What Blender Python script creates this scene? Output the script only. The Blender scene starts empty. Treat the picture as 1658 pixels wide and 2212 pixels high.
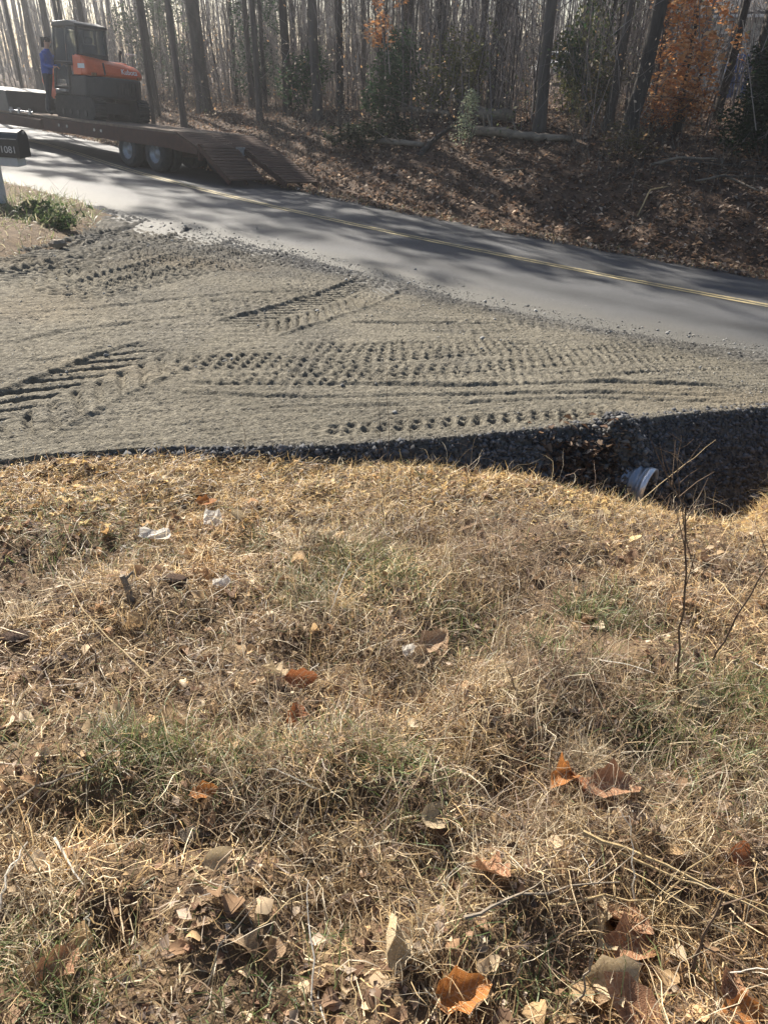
import bpy, bmesh, math, random
import numpy as np
from mathutils import Vector, Matrix
random.seed(7)
rng = np.random.default_rng(11)
scn = bpy.context.scene
COL = scn.collection

# ------------------------------------------------------------------ camera, sky, sun, exposure
FPX, IW, IH, EYE = 1661.0, 1658.0, 2212.0, 1.6
PITCH = math.radians(30.566)
cam_d = bpy.data.cameras.new("camera")
cam = bpy.data.objects.new("camera", cam_d)
COL.objects.link(cam)
cam.location = (0, 0, EYE)
cam.rotation_euler = (math.pi / 2 - PITCH, 0, 0)
cam_d.sensor_fit = 'VERTICAL'
cam_d.sensor_height = 24.0
cam_d.lens = 24.0 * FPX / IH
cam_d.clip_start, cam_d.clip_end = 0.05, 900.0
scn.camera = cam

SUN_AZ, SUN_EL = math.radians(-30), math.radians(35)
world = bpy.data.worlds.new("World")
scn.world = world
world.use_nodes = True
wn = world.node_tree.nodes
wl = world.node_tree.links
bg = wn["Background"]
sky = wn.new("ShaderNodeTexSky")
sky.sky_type = 'NISHITA'
sky.sun_disc = False
sky.sun_elevation = SUN_EL
sky.sun_rotation = SUN_AZ
sky.air_density, sky.dust_density = 1.0, 1.2
wl.new(sky.outputs[0], bg.inputs[0])
bg.inputs[1].default_value = 0.05
sd = bpy.data.lights.new("sun", 'SUN')
sd.energy, sd.angle, sd.color = 5.0, math.radians(0.53), (1.0, 0.93, 0.82)
sun = bpy.data.objects.new("sun", sd)
COL.objects.link(sun)
SV = Vector((math.sin(SUN_AZ) * math.cos(SUN_EL), math.cos(SUN_AZ) * math.cos(SUN_EL), math.sin(SUN_EL)))
sun.rotation_euler = (-SV).to_track_quat('-Z', 'Y').to_euler()
sun.location = (-10, 20, 30)
scn.view_settings.view_transform = 'Standard'
scn.view_settings.look = 'None'
scn.view_settings.exposure = 1.42
scn.view_settings.gamma = 1.0
scn.view_settings.use_curve_mapping = False
scn.render.engine = 'CYCLES'
cy = scn.cycles
cy.use_denoising = True
cy.denoiser = 'OPENIMAGEDENOISE'
cy.max_bounces, cy.diffuse_bounces, cy.glossy_bounces = 6, 3, 2
cy.transmission_bounces, cy.transparent_max_bounces, cy.volume_bounces = 3, 8, 0
cy.use_adaptive_sampling = True

# ------------------------------------------------------------------ numbers
def smooth(a, b, x):
    t = np.clip((x - a) / (b - a), 0, 1)
    return t * t * (3 - 2 * t)

_T = np.random.default_rng(3).random((256, 256))
def vnoise(x, y):
    x = np.asarray(x, float); y = np.asarray(y, float)
    xi = np.floor(x).astype(int); yi = np.floor(y).astype(int)
    fx = x - xi; fy = y - yi
    fx = fx * fx * (3 - 2 * fx); fy = fy * fy * (3 - 2 * fy)
    g = lambda i, j: _T[i & 255, j & 255]
    return (g(xi, yi) * (1 - fx) + g(xi + 1, yi) * fx) * (1 - fy) + (g(xi, yi + 1) * (1 - fx) + g(xi + 1, yi + 1) * fx) * fy
def fbm(x, y, o=4):
    s = 0; a = .5
    for k in range(o):
        s = s + a * vnoise(x * 2 ** k + 17 * k, y * 2 ** k + 31 * k); a *= .5
    return s - .47

# ------------------------------------------------------------------ lie of the land
def plane(x, y):                       # the road is banked: it falls to the right and away
    return -.2 - .09 * x - .05 * y
def road_sn(x, y):
    s = -.73 * x + .68 * y; n = .68 * x + .73 * y
    return s, n
def road_c(s):
    u = s - 11.3
    au = np.abs(u)
    return 9.66 + np.where(au < 9, .0125 * u * u, np.where(u > 0, 1.0125 + .225 * 5 * (1 - np.exp(-np.maximum(u - 9, 0) / 5)), 1.0125 + .225 * (au - 9)))
def sn_xy(s, n):
    k = .73 * .73 + .68 * .68
    return (-.73 * s + .68 * n) / k, (.68 * s + .73 * n) / k
FAR_HALF, NEAR_HALF = 2.5, 3.5
EX = np.array([-9, -5, -3, -1.96, -1.67, -1.1, -.34, .28, 1.12, 2.16, 2.87, 4, 6, 10.])
EY = np.array([1.15, 2.2, 2.95, 3.40, 3.58, 3.76, 3.94, 4.19, 4.56, 5.07, 5.36, 5.8, 6.4, 7.5])
DX = np.array([-9, -1.6, -.6, .3, .9, 1.3, 1.7, 2.1, 3.0, 4.5, 8.])
DD = np.array([.008, .012, .04, .12, .24, .36, .52, .60, .56, .45, .4])
def edge_y(x): return np.interp(x, EX, EY) + .05 * fbm(np.asarray(x) * 2.2, 5.0, 3)
def drop(x): return np.interp(x, DX, DD)
def slope_w(x): return np.maximum(.05, drop(x) * 1.0)
PAD = .06
def lawn_level(x, y):
    z = plane(x, y) + .2 * (1 - smooth(-.3, 4.4, y))
    z = z + .085 * fbm(x * 2.3, y * 2.3, 2) + .085 * fbm(x * 6 + 9, y * 6, 3)
    z = z + .055 * smooth(-.3, -1.5, x) * np.exp(-((np.interp(x, EX, EY) - y) / .8) ** 2)
    for bx_, by_, rr, hh in LUMPS:
        z = z + hh * np.exp(-((x - bx_) ** 2 + (y - by_) ** 2 * 1.6) / rr ** 2)
    z = z + .17 * smooth(2.0, 2.7, x) * np.exp(-((y - 4.25) / .6) ** 2) - .12 * np.exp(-((x - 2.0 - .35 * (4.2 - y)) / .28) ** 2 - ((y - 4.0) / .6) ** 2)
    return z
_L = [(-.91, 1.44, .16, .04), (-.72, 1.47, .17, .045), (-.53, 1.50, .16, .045), (-.33, 1.47, .15, .05), (-.12, 1.52, .15, .08), (.08, 1.46, .13, .07), (-.8, 1.28, .12, -.045), (-.55, 1.27, .13, -.05), (-.36, 1.26, .13, -.05),
      (.3, 1.75, .18, .06), (.62, 1.95, .2, .07), (.95, 2.1, .22, .08), (.1, 2.5, .25, .07), (-.2, 2.75, .28, .08), (.5, 2.8, .25, .06), (-.95, 2.35, .2, .05), (-1.5, 2.7, .25, .06), (-.62, 2.15, .2, -.045), (1.25, 2.55, .25, .07), (.85, 3.05, .25, .05),
      (.35, 1.12, .14, .06), (.62, 1.3, .15, .06), (.52, 1.05, .1, -.05), (-.12, 1.06, .1, -.05), (-.42, 1.02, .12, .05), (.16, .97, .09, .05), (-.6, .98, .1, -.05), (.0, 1.85, .16, -.045), (.32, 1.45, .12, -.05), (.8, 1.62, .14, -.045), (-.25, 2.05, .14, -.05)]
LUMPS = _L
def near_z(x, y):
    v = y - edge_y(x); D = drop(x); w = slope_w(x)
    top = plane(x, y) + PAD
    bot = plane(x, edge_y(x) - w) + PAD - D
    sl = top - D * np.clip(-v / w, 0, 1)
    r = .12 + 1.9 * np.maximum(D - .08, 0) * (1 - .55 * smooth(2.0, 2.6, x))
    t = smooth(0, 1, (-w - v) / r)
    lawn = bot * (1 - t) + lawn_level(x, y) * t + .015 * fbm(x * 7, y * 7, 2)
    z = np.where(v > -w, sl, lawn)
    return z + .24 * np.exp(-((x - 1.60) / .17) ** 2 - ((y - 4.60) / .16) ** 2) * (v < 0)
def bank_z(x, y):
    s, n = road_sn(x, y)
    e = n - road_c(s) - FAR_HALF
    floor = .18 + .5 * fbm(x * .12, y * .12, 3) + .012 * np.maximum(e - 20, 0)
    ex, ey = sn_xy(s, road_c(s) + FAR_HALF)
    t = smooth(.1, 5.6, e)
    z = plane(ex, ey) * (1 - t) + floor * t
    return z + (.30 * fbm(x * .7, y * .7, 3) + .10 * fbm(x * 3, y * 3, 2)) * smooth(0, 1.2, e) - .10 * np.exp(-((e - .6) / .4) ** 2)
def land(x, y):
    s, n = road_sn(x, y)
    o = n - road_c(s)
    return np.where(o > FAR_HALF, bank_z(x, y), np.where(o > -NEAR_HALF + .2, plane(x, y), np.where(y > edge_y(x), plane(x, y) + PAD * .6, near_z(x, y))))
CP, SP = math.cos(PITCH), math.sin(PITCH)
def seen(x, y, z):                     # where a point of the place shows in the photograph
    f = y * CP - (z - EYE) * SP; u = y * SP + (z - EYE) * CP
    return IW / 2 + FPX * x / f, IH / 2 - FPX * u / f
def ray(px, py):
    u = (px - IW / 2) / FPX; v = -(py - IH / 2) / FPX
    return np.array((u, CP + v * SP, -SP + v * CP))
def pln(px, py, h=0.0):                # where a sight line meets the road plane
    d = ray(px, py); t = (-.2 + h - EYE) / (d[2] + .09 * d[0] + .05 * d[1])
    return d[0] * t, d[1] * t, EYE + d[2] * t
def hit(px, py, far=90):               # where a sight line meets the ground
    d = ray(px, py); t = np.concatenate((np.arange(.6, 8, .01), np.arange(8, far, .04)))
    z = EYE + d[2] * t - land(d[0] * t, d[1] * t)
    k = np.argmax(z < 0) if (z < 0).any() else len(t) - 1
    return float(d[0] * t[k]), float(d[1] * t[k]), float(land(d[0] * t[k], d[1] * t[k]))
def at(px, py, Y):
    d = ray(px, py); t = Y / d[1]
    return d[0] * t, Y, EYE + d[2] * t

# ------------------------------------------------------------------ materials
def mat(name, col=(.5, .5, .5), rough=.8, col2=None, scale=5, detail=4, bump=0, bscale=None, attr=None, metal=0, spec=.3,
        transl=0, rand=None, stretch=None, mixf=(.35, .65)):
    m = bpy.data.materials.new(name); m.use_nodes = True
    N, L = m.node_tree.nodes, m.node_tree.links
    b = N["Principled BSDF"]
    b.inputs["Roughness"].default_value = rough
    b.inputs["Metallic"].default_value = metal
    b.inputs["Specular IOR Level"].default_value = spec
    co = N.new("ShaderNodeTexCoord")
    vec = co.outputs["Object"]
    if stretch:
        mp = N.new("ShaderNodeMapping"); mp.inputs["Scale"].default_value = stretch
        L.new(vec, mp.inputs[0]); vec = mp.outputs[0]
    src = None
    if attr:
        a = N.new("ShaderNodeAttribute"); a.attribute_name = attr; src = a.outputs["Color"]
    elif rand:
        oi = N.new("ShaderNodeObjectInfo"); r = N.new("ShaderNodeValToRGB")
        r.color_ramp.interpolation = 'LINEAR'
        while len(r.color_ramp.elements) < len(rand): r.color_ramp.elements.new(.5)
        for k, c in enumerate(rand):
            r.color_ramp.elements[k].position = k / (len(rand) - 1); r.color_ramp.elements[k].color = (*c, 1)
        L.new(oi.outputs["Random"], r.inputs[0]); src = r.outputs[0]
    if col2 is not None:
        nz = N.new("ShaderNodeTexNoise"); nz.inputs["Scale"].default_value = scale; nz.inputs["Detail"].default_value = detail
        nz.inputs["Roughness"].default_value = .65
        L.new(vec, nz.inputs["Vector"])
        rp = N.new("ShaderNodeMapRange"); rp.inputs[1].default_value, rp.inputs[2].default_value = mixf
        L.new(nz.outputs[0], rp.inputs[0])
        mx = N.new("ShaderNodeMix"); mx.data_type = 'RGBA'
        L.new(rp.outputs[0], mx.inputs[0])
        if src is None:
            mx.inputs[6].default_value = (*col, 1); mx.inputs[7].default_value = (*col2, 1)
        else:                      # col2 is then a multiplier for the mottled half
            mu = N.new("ShaderNodeMix"); mu.data_type = 'RGBA'; mu.blend_type = 'MULTIPLY'; mu.inputs[0].default_value = 1
            L.new(src, mu.inputs[6]); mu.inputs[7].default_value = (*col2, 1)
            L.new(src, mx.inputs[6]); L.new(mu.outputs[2], mx.inputs[7])
        src = mx.outputs[2]
    if src is not None: L.new(src, b.inputs["Base Color"])
    else: b.inputs["Base Color"].default_value = (*col, 1)
    if bump:
        nb = N.new("ShaderNodeTexNoise"); nb.inputs["Scale"].default_value = bscale or scale * 4; nb.inputs["Detail"].default_value = 5
        L.new(vec, nb.inputs["Vector"])
        bp = N.new("ShaderNodeBump"); bp.inputs["Strength"].default_value = 1; bp.inputs["Distance"].default_value = bump
        L.new(nb.outputs[0], bp.inputs["Height"]); L.new(bp.outputs[0], b.inputs["Normal"])
    if transl:
        tr = N.new("ShaderNodeBsdfTranslucent"); ms = N.new("ShaderNodeMixShader"); ms.inputs[0].default_value = transl
        if src is not None: L.new(src, tr.inputs[0])
        else: tr.inputs[0].default_value = (*col, 1)
        L.new(b.outputs[0], ms.inputs[1]); L.new(tr.outputs[0], ms.inputs[2])
        L.new(ms.outputs[0], N["Material Output"].inputs[0])
    return m

M = {}
M['soil'] = mat('soil', (.085, .056, .034), .95, (.17, .115, .065), 9, 6, .02, 60)
M['gravel'] = mat('gravel', rough=.95, attr='Col', col2=(.66, .67, .70), scale=34, detail=6, bump=.012, bscale=85, spec=.12)
M['stone'] = mat('stone', rough=.9, attr='Col', spec=.25)
M['asphalt'] = mat('asphalt', rough=.68, attr='Col', col2=(.62, .62, .63), scale=55, detail=5, bump=.008, bscale=140, spec=.3)
M['yellow'] = mat('yellow_paint', (.46, .37, .20), .7, (.20, .18, .13), 7, 7, .002, 150, mixf=(.42, .62))
M['forest'] = mat('forest_soil', (.055, .036, .026), .95, (.13, .082, .052), 3.5, 8, .04, 14)
M['blade'] = mat('grass_blade', rough=.5, attr='Col', transl=.42, spec=.5)
M['leafc'] = mat('leaf_colour', rough=.8, attr='Col', transl=.40, spec=.25)
M['rim_lit'] = mat('sunlit_rim_steel', (.72, .74, .77), .3, metal=.6, spec=.6)  # galvanised steel made brighter: the sun's gleam painted into the rim
M['leafr'] = mat('dry_leaf', rough=.75, rand=[(.26, .17, .10), (.42, .30, .19), (.35, .24, .14), (.55, .43, .29), (.30, .19, .12), (.48, .35, .23)],
                 col2=(.55, .45, .38), scale=28, transl=.25, bump=.003, bscale=60)
M['leaf_orange'] = mat('orange_leaf', (.62, .26, .07), .65, (.40, .15, .045), 22, 4, .003, 60, transl=.35)
M['leaf_brown'] = mat('brown_leaf', (.38, .20, .11), .7, (.24, .12, .065), 22, 4, .003, 60, transl=.2)
M['leaf_pale'] = mat('pale_leaf', (.62, .50, .33), .7, (.45, .34, .2), 22, 4, .003, 60, transl=.25)
M['leaf_red'] = mat('russet_leaf', (.38, .16, .07), .7, (.25, .08, .03), 22, 4, .003, 60, transl=.3)
M['bark'] = mat('bark', (.075, .066, .058), .95, (.15, .132, .115), 5, 6, .05, 16, stretch=(1, 1, .18))
M['bark_dark'] = mat('dark_bark', (.045, .039, .035), .95, (.095, .082, .07), 5, 6, .05, 16, stretch=(1, 1, .18))
M['twig'] = mat('twig', rough=.9, attr='Col')
M['weed'] = mat('weed_stem', (.10, .065, .045), .9, (.17, .12, .08), 20)
M['straw'] = mat('straw_stalk', (.56, .43, .24), .7, (.42, .31, .16), 15, transl=.2)
M['deadwood'] = mat('dead_wood', (.30, .25, .19), .95, (.16, .13, .10), 9, 6, .02, 25, stretch=(.3, 1, 1))
M['rust'] = mat('rusty_steel', (.10, .046, .030), .85, (.06, .034, .026), 5, 6, .004, 40)
M['plank'] = mat('ramp_plank', (.12, .07, .048), .9, (.07, .045, .034), 6, 6, .004, 40, stretch=(1, .2, 1))
M['deckwood'] = mat('deck_wood', (.23, .17, .12), .9, (.14, .10, .075), 6, 6, .004, 40)
M['rubber'] = mat('rubber', (.022, .022, .023), .8, (.045, .043, .04), 7)
M['rim'] = mat('wheel_rim', (.42, .43, .45), .4, (.25, .24, .23), 9, metal=.5)
M['orange'] = mat('orange_paint', (.72, .115, .02), .38, (.62, .10, .02), 4, spec=.5)
M['black'] = mat('black_paint', (.018, .019, .021), .5, (.03, .03, .03), 4, spec=.4)
M['white'] = mat('white_paint', (.8, .8, .78), .5, (.72, .72, .7), 8)
M['blue_cloth'] = mat('blue_cloth', (.035, .10, .42), .9, (.025, .07, .30), 9, bump=.01, bscale=20)
M['dark_cloth'] = mat('dark_cloth', (.020, .024, .036), .9, (.03, .034, .045), 9, bump=.01, bscale=20)
M['skin'] = mat('skin', (.48, .27, .19), .6)
M['hair'] = mat('hair', (.03, .022, .016), .8)
M['galv'] = mat('galvanised_steel', (.36, .39, .44), .42, (.24, .27, .31), 14, metal=.7, spec=.5)
M['postwood'] = mat('painted_post', (.50, .52, .54), .7, (.40, .42, .44), 7, 5, .003, 40, stretch=(1, 1, .2))
M['mailbox'] = mat('mailbox_paint', (.022, .024, .026), .4, (.032, .033, .035), 5, spec=.5)
M['numbers'] = mat('number_plate', (.55, .56, .56), .6)
M['siding'] = mat('siding', (.47, .48, .45), .8, (.40, .41, .39), 3)
M['shingle'] = mat('roof_shingle', (.06, .058, .058), .9, (.09, .085, .085), 6)
M['pane'] = mat('window_pane', (.03, .035, .045), .12, spec=.6)
M['bluetarp'] = mat('blue_tarp', (.035, .10, .30), .6, (.025, .07, .2), 4, bump=.02, bscale=6)
M['pale'] = mat('pale_scrap', (.85, .82, .76), .7, (.72, .68, .6), 30, transl=.45)
M['mud'] = mat('mud_clod', (.10, .06, .045), .95, (.17, .11, .075), 25, 5, .01, 60)
def veins(m):                          # paler midrib and side veins across a leaf
    N, L = m.node_tree.nodes, m.node_tree.links; b = N["Principled BSDF"]
    sk = b.inputs["Base Color"].links[0].from_socket
    co = N.new("ShaderNodeTexCoord"); sp = N.new("ShaderNodeSeparateXYZ"); L.new(co.outputs["Object"], sp.inputs[0])
    def m_(op, a, b_=None):
        n = N.new("ShaderNodeMath"); n.operation = op
        for i, v in enumerate((a, b_)):
            if v is None: continue
            if hasattr(v, 'links'): L.new(v, n.inputs[i])
            else: n.inputs[i].default_value = v
        return n.outputs[0]
    ay = m_('ABSOLUTE', sp.outputs[1]); ph = m_('SUBTRACT', sp.outputs[0], m_('MULTIPLY', ay, .8))
    side = m_('GREATER_THAN', m_('SINE', m_('MULTIPLY', ph, 52)), .86)
    mid = m_('LESS_THAN', ay, .012); f = m_('MULTIPLY', m_('MAXIMUM', side, mid), .4)
    mx = N.new("ShaderNodeMix"); mx.data_type = 'RGBA'; L.new(f, mx.inputs[0]); L.new(sk, mx.inputs[6])
    mx.inputs[7].default_value = (.62, .47, .30, 1); L.new(mx.outputs[2], b.inputs["Base Color"])
for q in ('leafr', 'leaf_orange', 'leaf_brown', 'leaf_pale', 'leaf_red'): veins(M[q])
gm = bpy.data.materials.new('cab_glass'); gm.use_nodes = True
_b = gm.node_tree.nodes["Principled BSDF"]
_b.inputs["Base Color"].default_value = (.55, .6, .62, 1); _b.inputs["Roughness"].default_value = .03
_b.inputs["Transmission Weight"].default_value = .9; _b.inputs["IOR"].default_value = 1.03
M['glass'] = gm

# ------------------------------------------------------------------ mesh helpers
class MB:
    def __init__(s): s.v = []; s.f = []; s.c = []
    def add(s, vs, fs):
        o = len(s.v); s.v += [tuple(map(float, q)) for q in vs]; s.f += [tuple(i + o for i in q) for q in fs]
        return s
    def box(s, c, d, R=None):
        x, y, z = (q / 2 for q in d)
        P = [Vector((i * x, j * y, k * z)) for i in (-1, 1) for j in (-1, 1) for k in (-1, 1)]
        if R is not None: P = [R @ p for p in P]
        return s.add([(p[0] + c[0], p[1] + c[1], p[2] + c[2]) for p in P],
                     [(0, 1, 3, 2), (4, 6, 7, 5), (0, 4, 5, 1), (2, 3, 7, 6), (0, 2, 6, 4), (1, 5, 7, 3)])
    def prism(s, pts, lo, hi, ax='z'):
        n = len(pts)
        mp = {'z': lambda a, b, h: (a, b, h), 'y': lambda a, b, h: (a, h, b), 'x': lambda a, b, h: (h, a, b)}[ax]
        vs = [mp(a, b, lo) for a, b in pts] + [mp(a, b, hi) for a, b in pts]
        fs = [tuple(range(n))[::-1], tuple(range(n, 2 * n))] + [(i, (i + 1) % n, n + (i + 1) % n, n + i) for i in range(n)]
        return s.add(vs, fs)
    def tube(s, path, rad, n=8, cap=True):
        P = [Vector(p) for p in path]
        if not hasattr(rad, '__len__'): rad = [rad] * len(P)
        vs = []; fs = []
        t = (P[1] - P[0]).normalized()
        u = t.orthogonal().normalized()
        for i, p in enumerate(P):
            t = (P[min(i + 1, len(P) - 1)] - P[max(i - 1, 0)]).normalized()
            u = (u - t * u.dot(t)).normalized(); w = t.cross(u)
            for k in range(n):
                a = 2 * math.pi * k / n
                vs.append(p + (u * math.cos(a) + w * math.sin(a)) * rad[i])
        for i in range(len(P) - 1):
            for k in range(n):
                a = i * n + k; b = i * n + (k + 1) % n
                fs.append((a, b, b + n, a + n))
        if cap:
            fs.append(tuple(range(n))[::-1]); fs.append(tuple(range((len(P) - 1) * n, len(P) * n)))
        return s.add(vs, fs)
    def cyl(s, a, b, r, n=16): return s.tube([a, b], [r, r], n)
    def lathe(s, prof, n=24, ax='y'):
        vs = []; fs = []; m = len(prof)
        for k in range(n):
            a = 2 * math.pi * k / n
            for r, h in prof:
                c, d = r * math.cos(a), r * math.sin(a)
                vs.append({'y': (c, h, d), 'z': (c, d, h), 'x': (h, c, d)}[ax])
        for k in range(n):
            for i in range(m - 1):
                a = k * m + i; b = ((k + 1) % n) * m + i
                fs.append((a, a + 1, b + 1, b))
        return s.add(vs, fs)
    def mesh(s, name):
        me = bpy.data.meshes.new(name); me.from_pydata(s.v, [], s.f); me.update(); return me
def fixn(me):
    bm = bmesh.new(); bm.from_mesh(me); bmesh.ops.recalc_face_normals(bm, faces=bm.faces); bm.to_mesh(me); bm.free()
def obj(name, mb, m, parent=None, bevel=0, smoothed=False, loc=None):
    me = mb.mesh(name) if isinstance(mb, MB) else mb
    if isinstance(mb, MB): fixn(me)
    o = bpy.data.objects.new(name, me)
    for q in (m if isinstance(m, (list, tuple)) else [m]):
        if q.name not in [x.name for x in me.materials if x]: me.materials.append(q)
    COL.objects.link(o)
    if parent: o.parent = parent
    if loc is not None: o.location = loc
    if smoothed: me.polygons.foreach_set('use_smooth', [True] * len(me.polygons))
    if bevel:
        b = o.modifiers.new('bevel', 'BEVEL'); b.width = bevel; b.segments = 2; b.limit_method = 'ANGLE'
    return o
def tag(o, label, cat, group=None):
    o['label'] = label; o['category'] = cat
    if group: o['group'] = group
    return o
def thing(name, label, cat, loc=(0, 0, 0), rot=None, group=None):
    o = bpy.data.objects.new(name, None); COL.objects.link(o); o.empty_display_size = .2
    o.location = loc
    if rot is not None: o.rotation_euler = rot
    return tag(o, label, cat, group)
def npmesh(name, V, F, colors=None, smoothed=False):
    """V (n,3); F (m,3) or (m,4)"""
    me = bpy.data.meshes.new(name)
    V = np.ascontiguousarray(V, np.float32); F = np.ascontiguousarray(F, np.int32); k = F.shape[1]
    me.vertices.add(len(V)); me.vertices.foreach_set('co', V.ravel())
    me.loops.add(F.size); me.loops.foreach_set('vertex_index', F.ravel())
    me.polygons.add(len(F))
    me.polygons.foreach_set('loop_start', np.arange(0, F.size, k, dtype=np.int32))
    me.polygons.foreach_set('loop_total', np.full(len(F), k, np.int32))
    if smoothed: me.polygons.foreach_set('use_smooth', np.ones(len(F), bool))
    me.update(calc_edges=True)
    if colors is not None:
        a = me.attributes.new('Col', 'FLOAT_COLOR', 'POINT')
        c = np.ones((len(V), 4), np.float32); c[:, :3] = colors
        a.data.foreach_set('color', c.ravel())
    return me
def grid_faces(nu, nv):
    i = np.arange(nu - 1)[:, None] * nv + np.arange(nv - 1)[None, :]
    return np.stack((i, i + nv, i + nv + 1, i + 1), -1).reshape(-1, 4)
def structure(o): o['kind'] = 'structure'; return o
def stuff(o): o['kind'] = 'stuff'; return o
def copy_tree(o, parent=None):
    c = o.copy(); COL.objects.link(c); c.parent = parent
    for ch in o.children: copy_tree(ch, c)
    return c

# ------------------------------------------------------------------ ground sheets
# lawn: from the foot of the gravel back past the camera
xs = np.concatenate((np.arange(-14, -3, .25), np.arange(-3, 4.2, .03), np.arange(4.2, 15, .25)))
vs = np.concatenate((np.linspace(0, 5, 190), np.linspace(5.1, 16, 30)))
X, Vv = np.meshgrid(xs, vs, indexing='ij')
Y = edge_y(X) - slope_w(X) - Vv + 1e-4
Y = np.where(Vv == 0, edge_y(X) - slope_w(X), Y)
Z = near_z(X, Y - 1e-5)
lawn = structure(obj('lawn', npmesh('lawn', np.stack((X, Y, Z), -1).reshape(-1, 3), grid_faces(*X.shape), smoothed=True), M['soil']))

# gravel driveway with pressed tyre tracks
def img_path(pts): return np.array([pln(*p)[:2] for p in pts])
def path_coords(path, x, y):
    u = np.full(x.shape, 1e9); t = np.full(x.shape, 1e9); acc = 0.0
    for a, b in zip(path[:-1], path[1:]):
        d = b - a; l = np.hypot(*d); d = d / l
        q = (x - a[0]) * d[0] + (y - a[1]) * d[1]; r = -(x - a[0]) * d[1] + (y - a[1]) * d[0]
        ok = (q >= -.02) & (q <= l + .02) & (np.abs(r) < np.abs(t))
        u = np.where(ok, acc + q, u); t = np.where(ok, r, t); acc += l
    return u, t, acc
TRACKS = [  # image path, width, depth, lug pitch, kind
    ([(-60, 985), (0, 945), (150, 868), (330, 790), (420, 765)], .62, .038, .23, 'chevron'),
    ([(380, 838), (640, 838), (900, 832), (1200, 818)], .20, .026, .085, 'dots'),
    ([(560, 770), (800, 768), (1000, 758), (1180, 745)], .26, .026, .09, 'dots'),
    ([(1000, 845), (1300, 822), (1640, 800)], .2, .022, .09, 'dots'),
    ([(300, 812), (500, 800), (760, 790), (1000, 775), (1240, 745)], .36, .030, .105, 'dots'),
    ([(500, 820), (760, 822), (1000, 815), (1300, 790), (1560, 775)], .26, .030, .105, 'dots'),
    ([(600, 965), (760, 948), (900, 938), (1130, 920), (1400, 900)], .17, .036, .11, 'dots'),
    ([(-40, 640), (200, 580), (420, 520), (520, 480)], .75, .042, .17, 'chevron'),
    ([(-40, 595), (160, 555), (330, 500), (420, 455)], .7, .042, .17, 'chevron'),
    ([(-120, 585), (120, 545), (330, 505), (600, 495)], 3.6, .055, .13, 'rows'),
    ([(120, 560), (300, 520), (420, 485), (500, 470)], .45, .036, .14, 'dots'),
    ([(330, 540), (520, 510), (640, 545)], .4, .034, .15, 'dots'),
    ([(420, 600), (600, 570), (760, 590), (900, 640)], .4, .026, .15, 'dots'),
    ([(60, 665), (300, 615), (520, 560), (640, 520)], .8, .036, .16, 'dots'),
    ([(500, 735), (640, 695), (740, 660), (840, 600)], .6, .040, .15, 'chevron'),
    ([(360, 700), (620, 655), (760, 615)], .5, .018, .13, 'dots'),
    ([(900, 735), (1100, 705), (1250, 690)], .5, .016, .14, 'dots'),
    ([(1050, 800), (1250, 770), (1460, 742)], .3, .022, .11, 'dots'),
    ([(-20, 700), (200, 685), (500, 650), (700, 640)], .05, .014, 1, 'groove'),
    ([(-20, 775), (150, 735), (420, 700), (700, 690)], .05, .012, 1, 'groove'),
    ([(330, 850), (700, 850), (1000, 852), (1300, 843), (1658, 853)], .045, .024, 1, 'groove'),
    ([(330, 870), (700, 880), (1000, 872), (1300, 868), (1658, 876)], .04, .016, 1, 'groove'),
    ([(-20, 800), (120, 800), (300, 755)], .05, .014, 1, 'groove'),
    ([(1150, 850), (1400, 820), (1658, 800)], .05, .012, 1, 'groove'),
    ([(700, 715), (900, 712), (1150, 700)], .05, .02, 1, 'groove'),
    ([(560, 905), (900, 895), (1250, 880), (1658, 890)], .04, .012, 1, 'groove'),
]
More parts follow.
